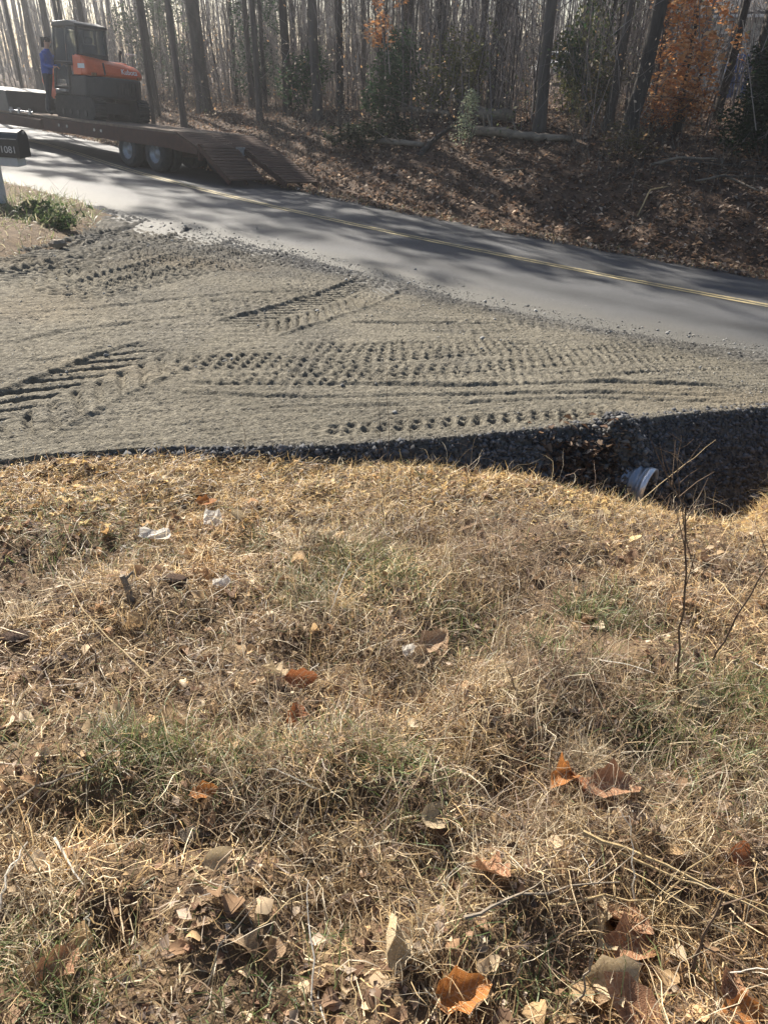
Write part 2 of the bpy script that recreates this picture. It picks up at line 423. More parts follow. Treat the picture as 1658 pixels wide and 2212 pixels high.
def drive_disp(x, y):
    z = np.zeros(x.shape)
    fade = .7 + .3 * smooth(-.1, .1, fbm(x * .9, y * .9, 3)) + .5 * fbm(x * 5, y * 5, 2)
    for pts, w, d, p, kind in TRACKS:
        path = img_path(pts); lo = path.min(0) - w; hi = path.max(0) + w
        m = (x > lo[0]) & (x < hi[0]) & (y > lo[1]) & (y < hi[1])
        if not m.any(): continue
        u, t, L = path_coords(path, x[m], y[m])
        wob = .012 * fbm(x[m] * 9, y[m] * 9, 2)
        end = smooth(0, .5, u) * smooth(0, .7, L - u)
        a = np.abs(t)
        if kind == 'chevron':
            inside = 1 - smooth(w / 2 - .03, w / 2 + .01, a + wob)
            ph = u / p + a * 2.4 / p * .55 + np.where(t > 0, .5, 0) + wob * 6
            bar = smooth(.35, .75, np.sin(2 * math.pi * ph)) * smooth(.0, .02, a - .015)
            h = -d * inside * (.25 + bar) + d * .9 * np.exp(-((a - w / 2 - .015) / .022) ** 2) * .7
        elif kind in ('dots', 'rows'):
            rows = max(1, int(round(w / (.085 if kind == 'dots' else .34)))); rw = w / rows
            inside = 1 - smooth(w / 2 - .01, w / 2 + .02, a)
            k = np.floor((t + w / 2) / rw); ft = ((t + w / 2) / rw - k - .5) * rw
            ph = u / p + (k % 2) * .5 + wob * 5; fu = (ph - np.round(ph)) * p
            h = -d * inside * (.1 + np.exp(-((np.abs(fu) / (p * .27)) ** 2.6 + (np.abs(ft) / (rw * .36)) ** 2.6))) + d * .5 * inside * np.exp(-((fu - p * .42) / (p * .16)) ** 2)
        else:
            h = -d * np.exp(-((t + wob) / (w * .55)) ** 2) + d * .7 * np.exp(-((t - w * 1.3 + wob) / (w * .6)) ** 2)
        h = np.where(u < 1e8, h * end, 0) * fade[m]
        z[m] += np.where(np.abs(z[m]) > .004, h * .5, h)
    q = (x * .9 + y * .42); r = (-x * .42 + y * .9)
    z += .010 * fbm(q * .8, r * 6, 4) + .018 * fbm(q * 2.5, r * 34, 3) + .006 * fbm(x * 20, y * 20, 2)
    return z
xs = np.concatenate((np.arange(-11, -4.6, .12), np.arange(-4.6, -2.9, .03), np.arange(-2.9, 3.3, .0145), np.arange(3.3, 4.4, .03), np.arange(4.4, 9, .12)))
fv = [0.]
while fv[-1] < 13: fv.append(fv[-1] + (.0125 + .0028 * fv[-1] if fv[-1] < 8 else .1))
fv = np.array(fv)
sv = np.linspace(1, 0, 26)[:-1]
X, Vv = np.meshgrid(xs, np.concatenate((-sv, fv)), indexing='ij')
W_ = slope_w(X)
Y = edge_y(X) + np.where(Vv < 0, Vv * W_, Vv)
s_, n_ = road_sn(X, Y)
off = n_ - road_c(s_)
bound = np.interp(s_, [0, 2.3, 3.6, 5.0, 6.2, 7.7, 9.6, 12.2, 14.5, 17, 24, 60], [-2.75, -2.75, -3.1, -3.2, -3.1, -2.95, -2.9, -3.15, -4.2, -4.6, -5, -5]) + .35 * fbm(X * 1.3, Y * 1.3, 4)
under = smooth(-.25, .2, off - bound)
Z = plane(X, Y) + PAD * (1 - smooth(-2.2, -.3, off - bound)) + .012 - under * .05
Z = np.where(Vv < 0, near_z(X, Y), Z)
full = smooth(0, .1, Vv) * (1 - under)
dz = drive_disp(X, Y)
Z = Z + dz * full
Z += smooth(.3, 0, Vv) * smooth(-.1, 0, Vv) * -.02 * 0
slope_on = (Vv < 0) & (Vv > -1)
stony = np.clip(smooth(-.9, -.05, off - bound) + .9 * (1 - smooth(-.05, .12, Vv)) * smooth(-2.0, -.4, X), 0, 1) * .75 + .22 * smooth(-.05, .2, fbm(X * 1.7, Y * 1.7, 3)) + .45 * smooth(7.5, 10, Y) * smooth(0.5, -1.5, X)  # stonier tone; the far-left term also puts shading into the colour
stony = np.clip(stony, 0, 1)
grit = rng.standard_normal(X.shape)
Z += grit * (.0030 + .0055 * np.clip(stony, 0, 1)) * np.where(Vv > -1, 1, 0)
Z += slope_on * .02 * fbm(X * 14, Y * 14, 2)
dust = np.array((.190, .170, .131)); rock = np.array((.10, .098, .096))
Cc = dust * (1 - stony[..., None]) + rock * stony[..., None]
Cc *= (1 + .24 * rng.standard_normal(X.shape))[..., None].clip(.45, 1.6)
Cc *= (.92 + .5 * fbm(X * 1.1 + 3, Y * 2.4, 3))[..., None]
tan = smooth(.0, .18, fbm(X * .5 + 11, Y * .9, 2))[..., None] * .5
Cc = Cc * (1 - tan) + Cc * np.array((1.12, 1.0, .86)) * tan
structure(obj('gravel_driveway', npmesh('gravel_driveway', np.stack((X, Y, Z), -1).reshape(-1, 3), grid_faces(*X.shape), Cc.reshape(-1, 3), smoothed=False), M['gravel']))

# road
ss = np.concatenate((np.arange(-60, -2, .8), np.arange(-2, 32, .12), np.arange(32, 90, .8))); oo = np.linspace(-4.2, FAR_HALF + .12, 60)
S, O = np.meshgrid(ss, oo, indexing='ij')
X, Y = sn_xy(S, road_c(S) + O)
Z = plane(X, Y)
rc = .105 + .05 * fbm(S * .35, O * 2.2, 4) + .07 * fbm(S * 2.5, O * 3, 4)
rc += .018 * (np.exp(-((O - .9) / .3) ** 2) + np.exp(-((O + 1.0) / .3) ** 2) + np.exp(-((O + 2.3) / .35) ** 2)) - .02 * np.exp(-((O + 1.65) / .3) ** 2)
dst = smooth(-1.7, -3.1, O + .5 * fbm(X * 1.6, Y * 1.6, 4)) * .75
rc = (rc * .78).clip(.035, .18)[..., None] * np.array((.98, .99, 1.02)) * (1 - dst[..., None]) + dst[..., None] * np.array((.165, .155, .13))
structure(obj('road', npmesh('road', np.stack((X, Y, Z), -1).reshape(-1, 3), grid_faces(*X.shape), rc.reshape(-1, 3), smoothed=True), M['asphalt']))
mk = []; mf = []
for c in (-.08, .08):
    S, O = np.meshgrid(np.arange(-60, 90, .4), np.array([c - .05, c + .05]), indexing='ij')
    X, Y = sn_xy(S, road_c(S) + O)
    o = sum(len(q) for q in mk)
    mk.append(np.stack((X, Y, plane(X, Y) + .006), -1).reshape(-1, 3)); mf.append(grid_faces(*X.shape) + o)
structure(obj('road_marking', npmesh('road_marking', np.concatenate(mk), np.concatenate(mf)), M['yellow']))

# wooded bank and forest floor
ss = np.concatenate((np.arange(-70, -8, 1.5), np.arange(-8, 34, .22), np.arange(34, 130, 1.5)))
ee = np.concatenate((np.arange(-.02, 9, .16), np.arange(9, 40, .7), np.arange(40, 190, 5)))
S, Ee = np.meshgrid(ss, ee, indexing='ij')
X, Y = sn_xy(S, road_c(S) + FAR_HALF + Ee)
Z = bank_z(X, Y)
structure(obj('forest_floor', npmesh('forest_floor', np.stack((X, Y, Z), -1).reshape(-1, 3), grid_faces(*X.shape), smoothed=True), M['forest']))
structure(obj('ground', MB().add([(-400, -300, -6), (400, -300, -6), (400, 500, -6), (-400, 500, -6)], [(0, 1, 2, 3)]), M['forest']))

# verge round the mailbox
VC = [(-3.95, 8.3), (-3.72, 9.3), (-3.85, 10.6), (-4.35, 12.3), (-5.3, 13.4), (-7, 14.8), (-10, 16), (-12, 13), (-9, 9), (-6, 7.6), (-4.6, 7.75)]
def in_verge(x, y):
    x = np.asarray(x, float); y = np.asarray(y, float)
    ins = np.zeros(x.shape, bool); d = np.full(x.shape, 1e9)
    for (ax, ay), (bx, by) in zip(VC, VC[1:] + VC[:1]):
        c = ((ay > y) != (by > y)) & (x < (bx - ax) * (y - ay) / (by - ay + 1e-9) + ax); ins ^= c
        l = np.hypot(bx - ax, by - ay); t = np.clip(((x - ax) * (bx - ax) + (y - ay) * (by - ay)) / l ** 2, 0, 1)
        d = np.minimum(d, np.hypot(x - ax - t * (bx - ax), y - ay - t * (by - ay)))
    return np.where(ins, d, -d)
def verge_z(x, y):
    return plane(x, y) + .05 + .10 * smooth(-.15, .5, in_verge(x, y) + .25 * fbm(x * 3, y * 3, 3)) - .05 * smooth(.1, -.3, in_verge(x, y)) + .04 * fbm(x * 5, y * 5, 2)
xs = np.arange(-12.2, -3.2, .06); ys = np.arange(7.2, 16.2, .07)
X, Y = np.meshgrid(xs, ys, indexing='ij'); Z = verge_z(X, Y)
keep = (in_verge(X, Y) > -.35)
Fg = grid_faces(*X.shape); Fg = Fg[keep.reshape(-1)[Fg].all(1)]
structure(obj('verge', npmesh('verge', np.stack((X, Y, Z), -1).reshape(-1, 3), Fg, smoothed=True), M['soil']))

# added volume of lit air standing for lens glare, brightest towards the sun
hz_ = MB().box((0, 100, 9.5), (330, 250, 33))
hzo = stuff(obj('glare_veil', hz_, bpy.data.materials.new('glare_veil')))
hm_ = hzo.data.materials[0]; hm_.use_nodes = True
hm_.node_tree.nodes.clear()
ho = hm_.node_tree.nodes.new("ShaderNodeOutputMaterial"); hv = hm_.node_tree.nodes.new("ShaderNodeVolumePrincipled")
hv.inputs["Color"].default_value = (.93, .95, 1, 1); hv.inputs["Density"].default_value = .0019; hv.inputs["Anisotropy"].default_value = .80
hm_.node_tree.links.new(hv.outputs[0], ho.inputs["Volume"])
tag(hzo, 'pale lit air added over the whole place to stand in for lens glare', 'glare_veil')

# ------------------------------------------------------------------ woods: trees
def tree_meshes(seed, height, r0, limb_from, n_limb, wig=.25, depth=2, twig_low=0):
    R = random.Random(seed)
    n = 9
    ph = R.random() * 6
    path = []
    for i in range(n):
        t = (i / (n - 1)) ** 1.25
        path.append((wig * math.sin(ph + 2.1 * t) * t * 1.3 + R.uniform(-.04, .04) * (i > 0), wig * math.cos(ph * 1.3 + 2.6 * t) * t + R.uniform(-.04, .04) * (i > 0), height * t - (.25 if i == 0 else 0)))
    rad = [r0 * (1 - .9 * (p[2] / height)) for p in path]; rad[0] = r0 * 1.45
    path.insert(1, (path[0][0], path[0][1], .12)); rad.insert(1, r0 * 1.22)
    path.insert(2, (path[0][0], path[0][1], .5)); rad.insert(2, r0 * 1.02)
    tr = MB().tube(path, rad, 9)
    cr = MB()
    def pos(z):
        for a, b in zip(path[:-1], path[1:]):
            if b[2] >= z:
                k = (z - a[2]) / (b[2] - a[2] + 1e-9); return Vector(a).lerp(Vector(b), k)
        return Vector(path[-1])
    def limb(p, d, l, r, dep):
        pts = [p]; q = p.copy(); dd = d.copy()
        for i in range(4):
            dd = (dd + Vector((R.uniform(-.3, .3), R.uniform(-.3, .3), R.uniform(-.12, .25)))).normalized()
            q = q + dd * l / 4; pts.append(q.copy())
        cr.tube(pts, [r, r * .8, r * .6, r * .42, r * .18], 4 if dep < depth else 5, cap=False)
        if dep > 0:
            for i in range(5 if dep == depth else 4):
                k = R.uniform(.25, 1); j = min(3, int(k * 4)); bp = pts[j].lerp(pts[j + 1], k * 4 - j if k < 1 else 1)
                nd = (dd + Vector((R.uniform(-1, 1), R.uniform(-1, 1), R.uniform(-.3, .7)))).normalized()
                limb(bp, nd, l * R.uniform(.35, .6), r * .45, dep - 1)
    for i in range(n_limb):
        z = height * (limb_from + (1 - limb_from) * (i + R.random()) / n_limb * .96)
        a = R.random() * 6.283
        d = Vector((math.cos(a), math.sin(a), R.uniform(.2, .9))).normalized()
        rr = r0 * (1 - .85 * z / height)
        limb(pos(z), d, height * R.uniform(.12, .24) * (1.15 - z / height * .6), rr * .45, depth)
    for i in range(twig_low):
        z = R.uniform(.6, height * .4); a = R.random() * 6.283
        limb(pos(z), Vector((math.cos(a), math.sin(a), R.uniform(-.1, .7))).normalized(), R.uniform(.5, 1.6), min(.012, r0 * .3), 1)
    return tr, cr
BIG = []
for k in range(5):
    t_, c_ = tree_meshes(40 + k, 15 + 1.2 * k, .16, .36, 11, .35, 2, 5)
    tm, cm = t_.mesh('trunk'), c_.mesh('crown'); fixn(tm); fixn(cm)
    for me in (tm, cm):
        me.materials.append(M['bark_dark'] if k % 2 else M['bark']); me.polygons.foreach_set('use_smooth', [True] * len(me.polygons))
    BIG.append((tm, cm))
THIN = []
for k in range(7):
    t_, c_ = tree_meshes(80 + k, 8 + 1.0 * k, .055, .25, 8, .5, 1, 10)
    mb = MB(); mb.add(t_.v, t_.f); mb.add(c_.v, c_.f)
    me = mb.mesh('slender_tree'); fixn(me)
    me.materials.append(M['bark'] if k % 3 else M['bark_dark']); me.polygons.foreach_set('use_smooth', [True] * len(me.polygons))
    THIN.append(me)
def big_tree(name, label, px, py, width_px, lean=(0, 0), k=0, h=1.0, group='large trees of the wood', xy=None):
    x, y, z = hit(px, py) if xy is None else (xy[0], xy[1], float(land(xy[0], xy[1])))
    D = math.hypot(x, y)
    r = width_px / FPX * D / 2
    root = thing(name, label, 'tree', (x, y, z - .05), (lean[0], lean[1], random.random() * 6.28 if lean == (0, 0) else 0), group)
    sc = r / .16
    for nm, me in zip(('trunk', 'crown'), BIG[k % 5]):
        o = bpy.data.objects.new(nm, me); COL.objects.link(o); o.parent = root
        o.scale = (sc, sc, h) if nm == 'trunk' else (sc * .6 + .4, sc * .6 + .4, h)
    return root
big_tree('oak_tree', 'stout grey trunk behind the trailer, with a wide flared foot', 443, 243, 27, (0, -.01), 0)
big_tree('tall_tree', 'straight tall trunk rising behind the lowered trailer ramps', 622, 250, 17, (0, -.005), 1)
big_tree('tall_tree', 'slim upright trunk standing right of the trunk behind the ramps', 686, 258, 18, (0, 0.008), 2)
big_tree('tall_tree', 'dark straight trunk rising out of the holly bush', 879, 240, 25, (0, -.03), 3)
big_tree('tall_tree', 'thin trunk leaning left beside the dark trunk over the holly bush', 922, 236, 15, (0, -.06), 4)
big_tree('tall_tree', 'narrow straight trunk between the holly bush and the paired trunks', 947, 238, 17, (0, 0.0), 1)
big_tree('twin_tree', 'slimmer left trunk of the pair behind the leaning pale log', 1030, 236, 16, (0, .0), 0)
big_tree('twin_tree', 'thick dark right trunk of the pair behind the broken log', 1066, 238, 34, (0, .005), 3)
big_tree('bank_tree', 'grey trunk at the end of the long fallen log', 1163, 285, 23, (0, .03), 2)
big_tree('leaning_tree', 'dark trunk leaning right at the top of the bank, before the copper leaves', 1352, 306, 29, (0, .085), 1)
big_tree('edge_tree', 'thick dark trunk behind the evergreen bush, before the grey house', 1618, 300, 40, (0, -.02), 3)
big_tree('rear_tree', 'narrow dark trunk just left of the leaning bank trunk', 1310, 282, 18, (0, .06), 4)
big_tree('rear_tree', 'slim trunk between the copper beech and the grey house', 1545, 262, 15, (0, .05), 1)
big_tree('rear_tree', 'slim dark trunk right of the excavator hood', 335, 228, 10, (0, -.01), 4)
big_tree('rear_tree', 'slim grey trunk halfway between excavator and stout flared trunk', 384, 226, 10, (0, .01), 1)
big_tree('rear_tree', 'dark upright trunk left of the small copper beech', 735, 240, 14, (0, .0), 3)
big_tree('rear_tree', 'grey trunk close behind the small copper beech', 790, 236, 11, (0, -.01), 2)
big_tree('rear_tree', 'slim grey trunk between the stout flared trunk and the ramps', 545, 236, 11, (0, .0), 4)
big_tree('rear_tree', 'narrow trunk right of the far white car', 1238, 246, 15, (0, .04), 3)
# trees outside the frame towards the sun, whose shade crosses the road
for k, (s, e) in enumerate([(38, 4), (43, 9), (24, 2.4), (27.5, 3.4), (32, 1.9), (21, 3.6), (29.5, 2.0)]):
    x, y = sn_xy(s, float(road_c(s)) + FAR_HALF + e)
    big_tree('roadside_tree', 'bare tree beside the road beyond the trailer', 0, 0, 12, (0, 0), k, 1, 'trees further along the road', (float(x), float(y)))

# tall pines among them: high loose crowns that shade the road
def pine(x, y, k, h):
    root = thing('pine_tree', 'tall pine with a bare lower trunk standing deep in the wood', 'tree', (x, y, float(land(x, y)) - .05), None, 'tall pines of the wood')
    R = random.Random(k); r = .07
    obj('trunk', MB().tube([(0, 0, -.2), (0, 0, .3), (.05, .03, h * .5), (.1, 0, h)], [r * 1.3, r, r * .8, r * .2], 9), M['bark_dark'], root, smoothed=True)
    bl = []; br = MB()
    for j in range(13):
        z = h * (.42 + .56 * (j + R.random()) / 13); a = R.random() * 6.283; l = (1.2 - .75 * (z / h - .48) / .5) * R.uniform(1.2, 2.4)
        c = (math.cos(a) * l, math.sin(a) * l, z + .3)
        br.tube([(0, 0, z - .3), (c[0] * .5, c[1] * .5, z), c], [.05, .035, .015], 5)
        bl.append((c[0], c[1], c[2], R.uniform(.6, 1.1), R.uniform(.6, 1.1), R.uniform(.3, .5), 1))
    obj('branch', br, M['bark_dark'], root)
    V, F, c = foliage(2600, bl, .13, [(.05, .075, .03), (.06, .08, .035)], .7, k)
    obj('crown', npmesh('crown', V, F, c), M['leafc'], root)
PINES = []
for s_, e_, h_ in [(25, 1.8, 15), (26, 6, 16), (30.5, 1.6, 18), (33, 3.0, 18), (34.5, 1.6, 19), (19.5, 6, 15), (40, 1.8, 21), (43, 2.8, 21), (22, 4.5, 15), (46, 1.8, 22)]:
    x_, y_ = sn_xy(s_, float(road_c(s_)) + FAR_HALF + e_); PINES.append((float(x_), float(y_), h_))
ZONES = [(60, 'left of the person on the trailer'), (130, 'behind the person and the excavator cab'), (230, 'above the excavator hood'), (330, 'just right of the excavator'), (430, 'left of the stout flared trunk'), (520, 'just right of the stout flared trunk'),
         (620, 'left of the trunk behind the ramps'), (700, 'right of the trunk behind the ramps'), (790, 'left of the small copper beech'), (880, 'behind the holly bush'), (960, 'right of the holly bush'),
         (1040, 'behind the pale leaved bush'), (1110, 'behind the broken log'), (1180, 'beside the grey log-end trunk'), (1260, 'right of the long log'), (1340, 'left of the leaning bank trunk'), (1440, 'right of the leaning bank trunk'), (1560, 'among the copper beech leaves'), (1640, 'before the grey house'), (9999, 'at the right end of the wood')]
def slender(x, y, k, sc, zs, name='slender_tree', group='slender trees of the wood'):
    px = seen(x, y, .2)[0]
    label = ('thread-thin' if sc < .4 else 'slim' if sc < .62 else 'stouter') + ' bare tree ' + ('in the front rank, ' if y < 27 else 'deeper in the wood, ' if y < 42 else 'far back, ') + next(t for lim, t in ZONES if px < lim)
    o = bpy.data.objects.new(name, THIN[k % 7]); COL.objects.link(o)
    o.location = (x, y, float(land(x, y)) - .05)
    o.rotation_euler = (random.gauss(0, .065), random.gauss(0, .065), random.random() * 6.28)
    o.scale = (sc, sc, zs)
    return tag(o, label, 'tree', group)
cnt = 0
while cnt < 185:
    px = random.uniform(-60, 1720); D = 17 + 45 * random.random() ** 1.25
    d = ray(px, 230); x = d[0] / d[1] * D; y = D
    s, n = road_sn(x, y); e = n - float(road_c(s)) - FAR_HALF
    if e < (4.5 if px > 700 else 5.5): continue
    if (1390 < px < 1570 and y < 20) or (790 < px < 875 and y < 26) or (1480 < px < 1635 and y < 42 and random.random() < .75) or 1172 < px < 1215: continue
    slender(x, y, random.randrange(7), random.uniform(.25, .7) if random.random() < .95 else random.uniform(.75, 1.0), random.uniform(.9, 1.6)); cnt += 1

# far wood: one mass of thin stems and twigs beyond the single trees
V = []; F = []; Cc = []
def quads(P0, P1, w, col):
    """upright three-sided slivers, vectorised"""
    n = len(P0); a = rng.random(n) * 6.28
    V_ = np.zeros((n, 6, 3))
    for k in range(3):
        o = np.stack((np.cos(a + 2.094 * k), np.sin(a + 2.094 * k), 0 * a), -1)
        V_[:, k] = P0 + o * w[:, None]; V_[:, 3 + k] = P1 + o * w[:, None] * .45
    base = np.arange(n)[:, None] * 6
    f = np.concatenate([base + np.array([k, (k + 1) % 3, 3 + (k + 1) % 3, 3 + k]) for k in range(3)])
    return V_.reshape(-1, 3), f, np.repeat(col, 6, 0)
def scatter_wood(n, d0, d1):
    px = rng.uniform(-250, 1900, n); D = d0 + (d1 - d0) * rng.random(n) ** .8
    x = (px - 829) / FPX * D * 1.17; y = D
    return x, y
def twig_col(n, lo=.06, hi=.2, warm=.85):
    b = rng.uniform(lo, hi, n)
    return np.stack((b * 1.05, b * .93, b * warm), -1)
x, y = scatter_wood(1200, 52, 125)
P0 = np.stack((x, y, land(x, y) - .1), -1); h = rng.uniform(5, 15, len(x))
P1 = P0 + np.stack((rng.normal(0, .35, len(x)), rng.normal(0, .35, len(x)), h), -1)
a1 = quads(P0, P1, rng.uniform(.03, .15, len(x)), twig_col(len(x)))
x, y = scatter_wood(8500, 44, 110)
zb = land(x, y) + rng.uniform(.1, 7.5, len(x)) ** 1.0
P0 = np.stack((x, y, zb), -1); l = rng.uniform(.6, 2.2, len(x)); az = rng.random(len(x)) * 6.28; el = rng.uniform(.1, 1.5, len(x))
P1 = P0 + np.stack((np.cos(az) * np.cos(el), np.sin(az) * np.cos(el), np.sin(el)), -1) * l[:, None]
a2 = quads(P0, P1, rng.uniform(.010, .022, len(x)), twig_col(len(x), .08, .24, .82))
def join(parts):
    V = []; F = []; C_ = []; o = 0
    for v, f, c in parts:
        V.append(v); F.append(f + o); C_.append(c); o += len(v)
    return np.concatenate(V), np.concatenate(F), np.concatenate(C_)
V, F, Cc = join([a1, a2])
fw = stuff(obj('far_wood', npmesh('far_wood', V, F, Cc), M['twig'])); tag(fw, 'far grey mass of thin bare trunks behind the trees', 'wood')

# undergrowth: thin bare stems and brush on the bank and under the trees
def bank_points(n, px0, px1, e0, e1, pw=1.0, clear=True):
    out = []
    while sum(len(q) for q in out) < n:
        px = rng.uniform(px0, px1, n); D = rng.uniform(9, 48, n)
        x = (px - 829) / FPX * D * 1.16; y = D
        s, nn = road_sn(x, y); e = nn - road_c(s) - FAR_HALF
        k = (e > e0) & (e < e1) & (rng.random(n) < (1 / (1 + np.maximum(e, 0) * .12)) ** pw)
        out.append(np.stack((x[k], y[k], e[k]), -1))
    B = np.concatenate(out)[:n]
    sx = 829 + 1661 * B[:, 0] / (B[:, 1] * .861 + .78); thin_ = rng.random(len(B))
    hide = ((sx > 1385) & (sx < 1575) & (B[:, 1] < 19) & (thin_ < .85)) | ((sx > 785) & (sx < 880) & (B[:, 1] < 25) & (thin_ < .6)) | ((sx > 1480) & (sx < 1640) & (B[:, 1] < 42) & (thin_ < .7)) | ((sx > 1168) & (sx < 1222) & (thin_ < .85))
    return B[~hide] if clear else B
B = bank_points(15000, -80, 1800, .7, 32, .6)
patch = fbm(B[:, 0] * .35, B[:, 1] * .35, 3)
B = B[patch > -.08]
x, y, e = B.T
P0 = np.stack((x, y, land(x, y) - .02), -1); h = rng.gamma(2.2, .26, len(x)) * np.clip(.3 + e * .16, .3, 1.2)
az = rng.random(len(x)) * 6.28; le = rng.uniform(0, .75, len(x))
P1 = P0 + np.stack((np.cos(az) * le * h, np.sin(az) * le * h, h), -1)
a1 = quads(P0, P1, rng.uniform(.002, .006, len(x)), twig_col(len(x), .05, .28, .78))
k = rng.integers(0, len(x), 16000); tt = rng.uniform(.25, 1, len(k))[:, None]
Q0 = P0[k] * (1 - tt) + P1[k] * tt
Q1 = Q0 + np.stack((rng.normal(0, .16, len(k)), rng.normal(0, .16, len(k)), rng.normal(.1, .14, len(k))), -1)
a2 = quads(Q0, Q1, rng.uniform(.002, .006, len(k)), twig_col(len(k), .08, .33, .75))
V, F, Cc = join([a1, a2])
tag(stuff(obj('undergrowth', npmesh('undergrowth', V, F, Cc), M['twig'])), 'tangle of thin bare stems covering the wooded bank', 'undergrowth')

# crowded saplings too thin to count
B = bank_points(2300, -120, 1850, 4.5, 40, .15); x, y, e = B.T; n = len(x)
P0 = np.stack((x, y, land(x, y) - .05), -1); h = rng.uniform(1.5, 8, n)
M1 = P0 + np.stack((rng.normal(0, .10, n) * h * .5, rng.normal(0, .10, n) * h * .5, h * .5), -1)
P1 = M1 + np.stack((rng.normal(0, .16, n) * h * .5, rng.normal(0, .16, n) * h * .5, h * .5), -1)
wd = rng.gamma(2.2, .007, n).clip(.006, .045); cc = twig_col(n, .035, .27, .9)
a1 = quads(P0, M1, wd, cc); a2 = quads(M1, P1, wd * .5, cc)
k = rng.integers(0, n, 6500); tt = rng.uniform(.1, 1, 6500)[:, None]
Q0 = M1[k] * (1 - tt) + P1[k] * tt; Q1 = Q0 + np.stack((rng.normal(0, .55, 6500), rng.normal(0, .55, 6500), rng.normal(.25, .3, 6500)), -1)
a3 = quads(Q0, Q1, rng.uniform(.004, .011, 6500), twig_col(6500, .08, .38, .88))
V, F, Cc = join([a1, a2, a3])
tag(stuff(obj('sapling_thicket', npmesh('sapling_thicket', V, F, Cc), M['twig'])), 'thicket of crowded thin bare saplings under the trees', 'thicket')

# screen of fine twigs and clinging dead leaves between the trunks
B = bank_points(23000, -120, 1850, 4.0, 38, .25)
x, y, e = B.T; n = len(x)
z = land(x, y) + rng.gamma(1.9, .9, n).clip(0, 6)
P0 = np.stack((x, y, z), -1); l = rng.uniform(.3, 1.9, n); az = rng.random(n) * 6.28; el = rng.uniform(.1, 1.5, n)
P1 = P0 + np.stack((np.cos(az) * np.cos(el), np.sin(az) * np.cos(el), np.sin(el)), -1) * l[:, None]
V, F, Cc = quads(P0, P1, rng.uniform(.004, .013, n), twig_col(n, .05, .34, .86))
tag(stuff(obj('twig_screen', npmesh('twig_screen', V, F, Cc), M['twig'])), 'fine bare twigs filling the gaps between the trunks', 'twigs')
B = bank_points(34000, -120, 1850, 3.0, 38, .2); x, y, e = B.T; n = len(x)
P = np.stack((x, y, land(x, y) + rng.gamma(1.6, .8, n).clip(0, 5)), -1)
cl_ = fbm(P[:, 0] * .7, P[:, 1] * .7 + P[:, 2] * .8, 3); P = P[cl_ > -.02]; n = len(P)
which = (rng.integers(0, 6, n) + (fbm(P[:, 0] * .4 + 30, P[:, 1] * .4, 2) > .02) * 6)
DEAD = np.array([(.55, .46, .36), (.45, .29, .16), (.65, .56, .45), (.34, .27, .2), (.30, .26, .2), (.55, .33, .16), (.12, .15, .07), (.16, .18, .08), (.09, .12, .06), (.22, .22, .11), (.40, .36, .25), (.14, .16, .09)])
def hanging(P, size, col):
    n = len(P); u = rng.standard_normal((n, 3)); u /= np.linalg.norm(u, axis=1)[:, None]; w = np.cross(u, rng.standard_normal((n, 3))); w /= np.linalg.norm(w, axis=1)[:, None]
    s = size[:, None]; V = np.stack((P - u * s, P + w * s * .5, P + u * s, P - w * s * .5), 1).reshape(-1, 3)
    return V, np.arange(n)[:, None] * 4 + np.array([0, 1, 2, 3]), np.repeat(col, 4, 0)
V, F, Cc = hanging(P, rng.uniform(.02, .055, n), DEAD[which] * rng.uniform(.7, 1.3, n)[:, None])
tag(stuff(obj('dead_leaves', npmesh('dead_leaves', V, F, Cc), M['leafc'])), 'pale dead leaves still clinging to the brush of the wood', 'leaves')

# leaf litter on the bank and the forest floor
def leaf_quads(P, size, col, flat=.5):
    n = len(P); a = rng.random(n) * 6.28; ti = rng.normal(0, flat, n); fo = rng.uniform(.0, .55, n)
    u = np.stack((np.cos(a), np.sin(a), np.sin(ti) * .7), -1); w = np.stack((-np.sin(a), np.cos(a), np.zeros(n)), -1); up = np.array((0, 0, 1.))
    s = size[:, None]
    A = P - u * s * .5; Bp = P + u * s * .5
    L_ = P + w * s * .33 + up * s * fo[:, None]; R_ = P - w * s * .33 + up * s * (fo * .7 + rng.normal(0, .12, n))[:, None]
    V = np.stack((A, R_, Bp, L_), 1).reshape(-1, 3)
    b = np.arange(n)[:, None] * 4
    F = np.concatenate((b + np.array([0, 1, 2]), b + np.array([0, 2, 3])))
    return V, F, np.repeat(col, 4, 0)
PAL = np.array([(.28, .18, .115), (.165, .10, .065), (.36, .25, .17), (.10, .066, .05), (.50, .40, .31), (.21, .125, .08), (.13, .10, .085)])
B = bank_points(72000, -120, 1850, -.25, 34, .9, False)
x, y, e = B.T
P = np.stack((x, y, land(x, y) + rng.uniform(0, .05, len(x))), -1)
col = PAL[rng.integers(0, 7, len(x))] * rng.uniform(.55, 1.4, len(x))[:, None]
V, F, Cc = leaf_quads(P, rng.uniform(.045, .12, len(x)), col, .8)
tag(stuff(obj('leaf_litter', npmesh('leaf_litter', V, F, Cc), M['leafc'])), 'brown fallen leaves carpeting the bank beyond the road', 'leaf litter')

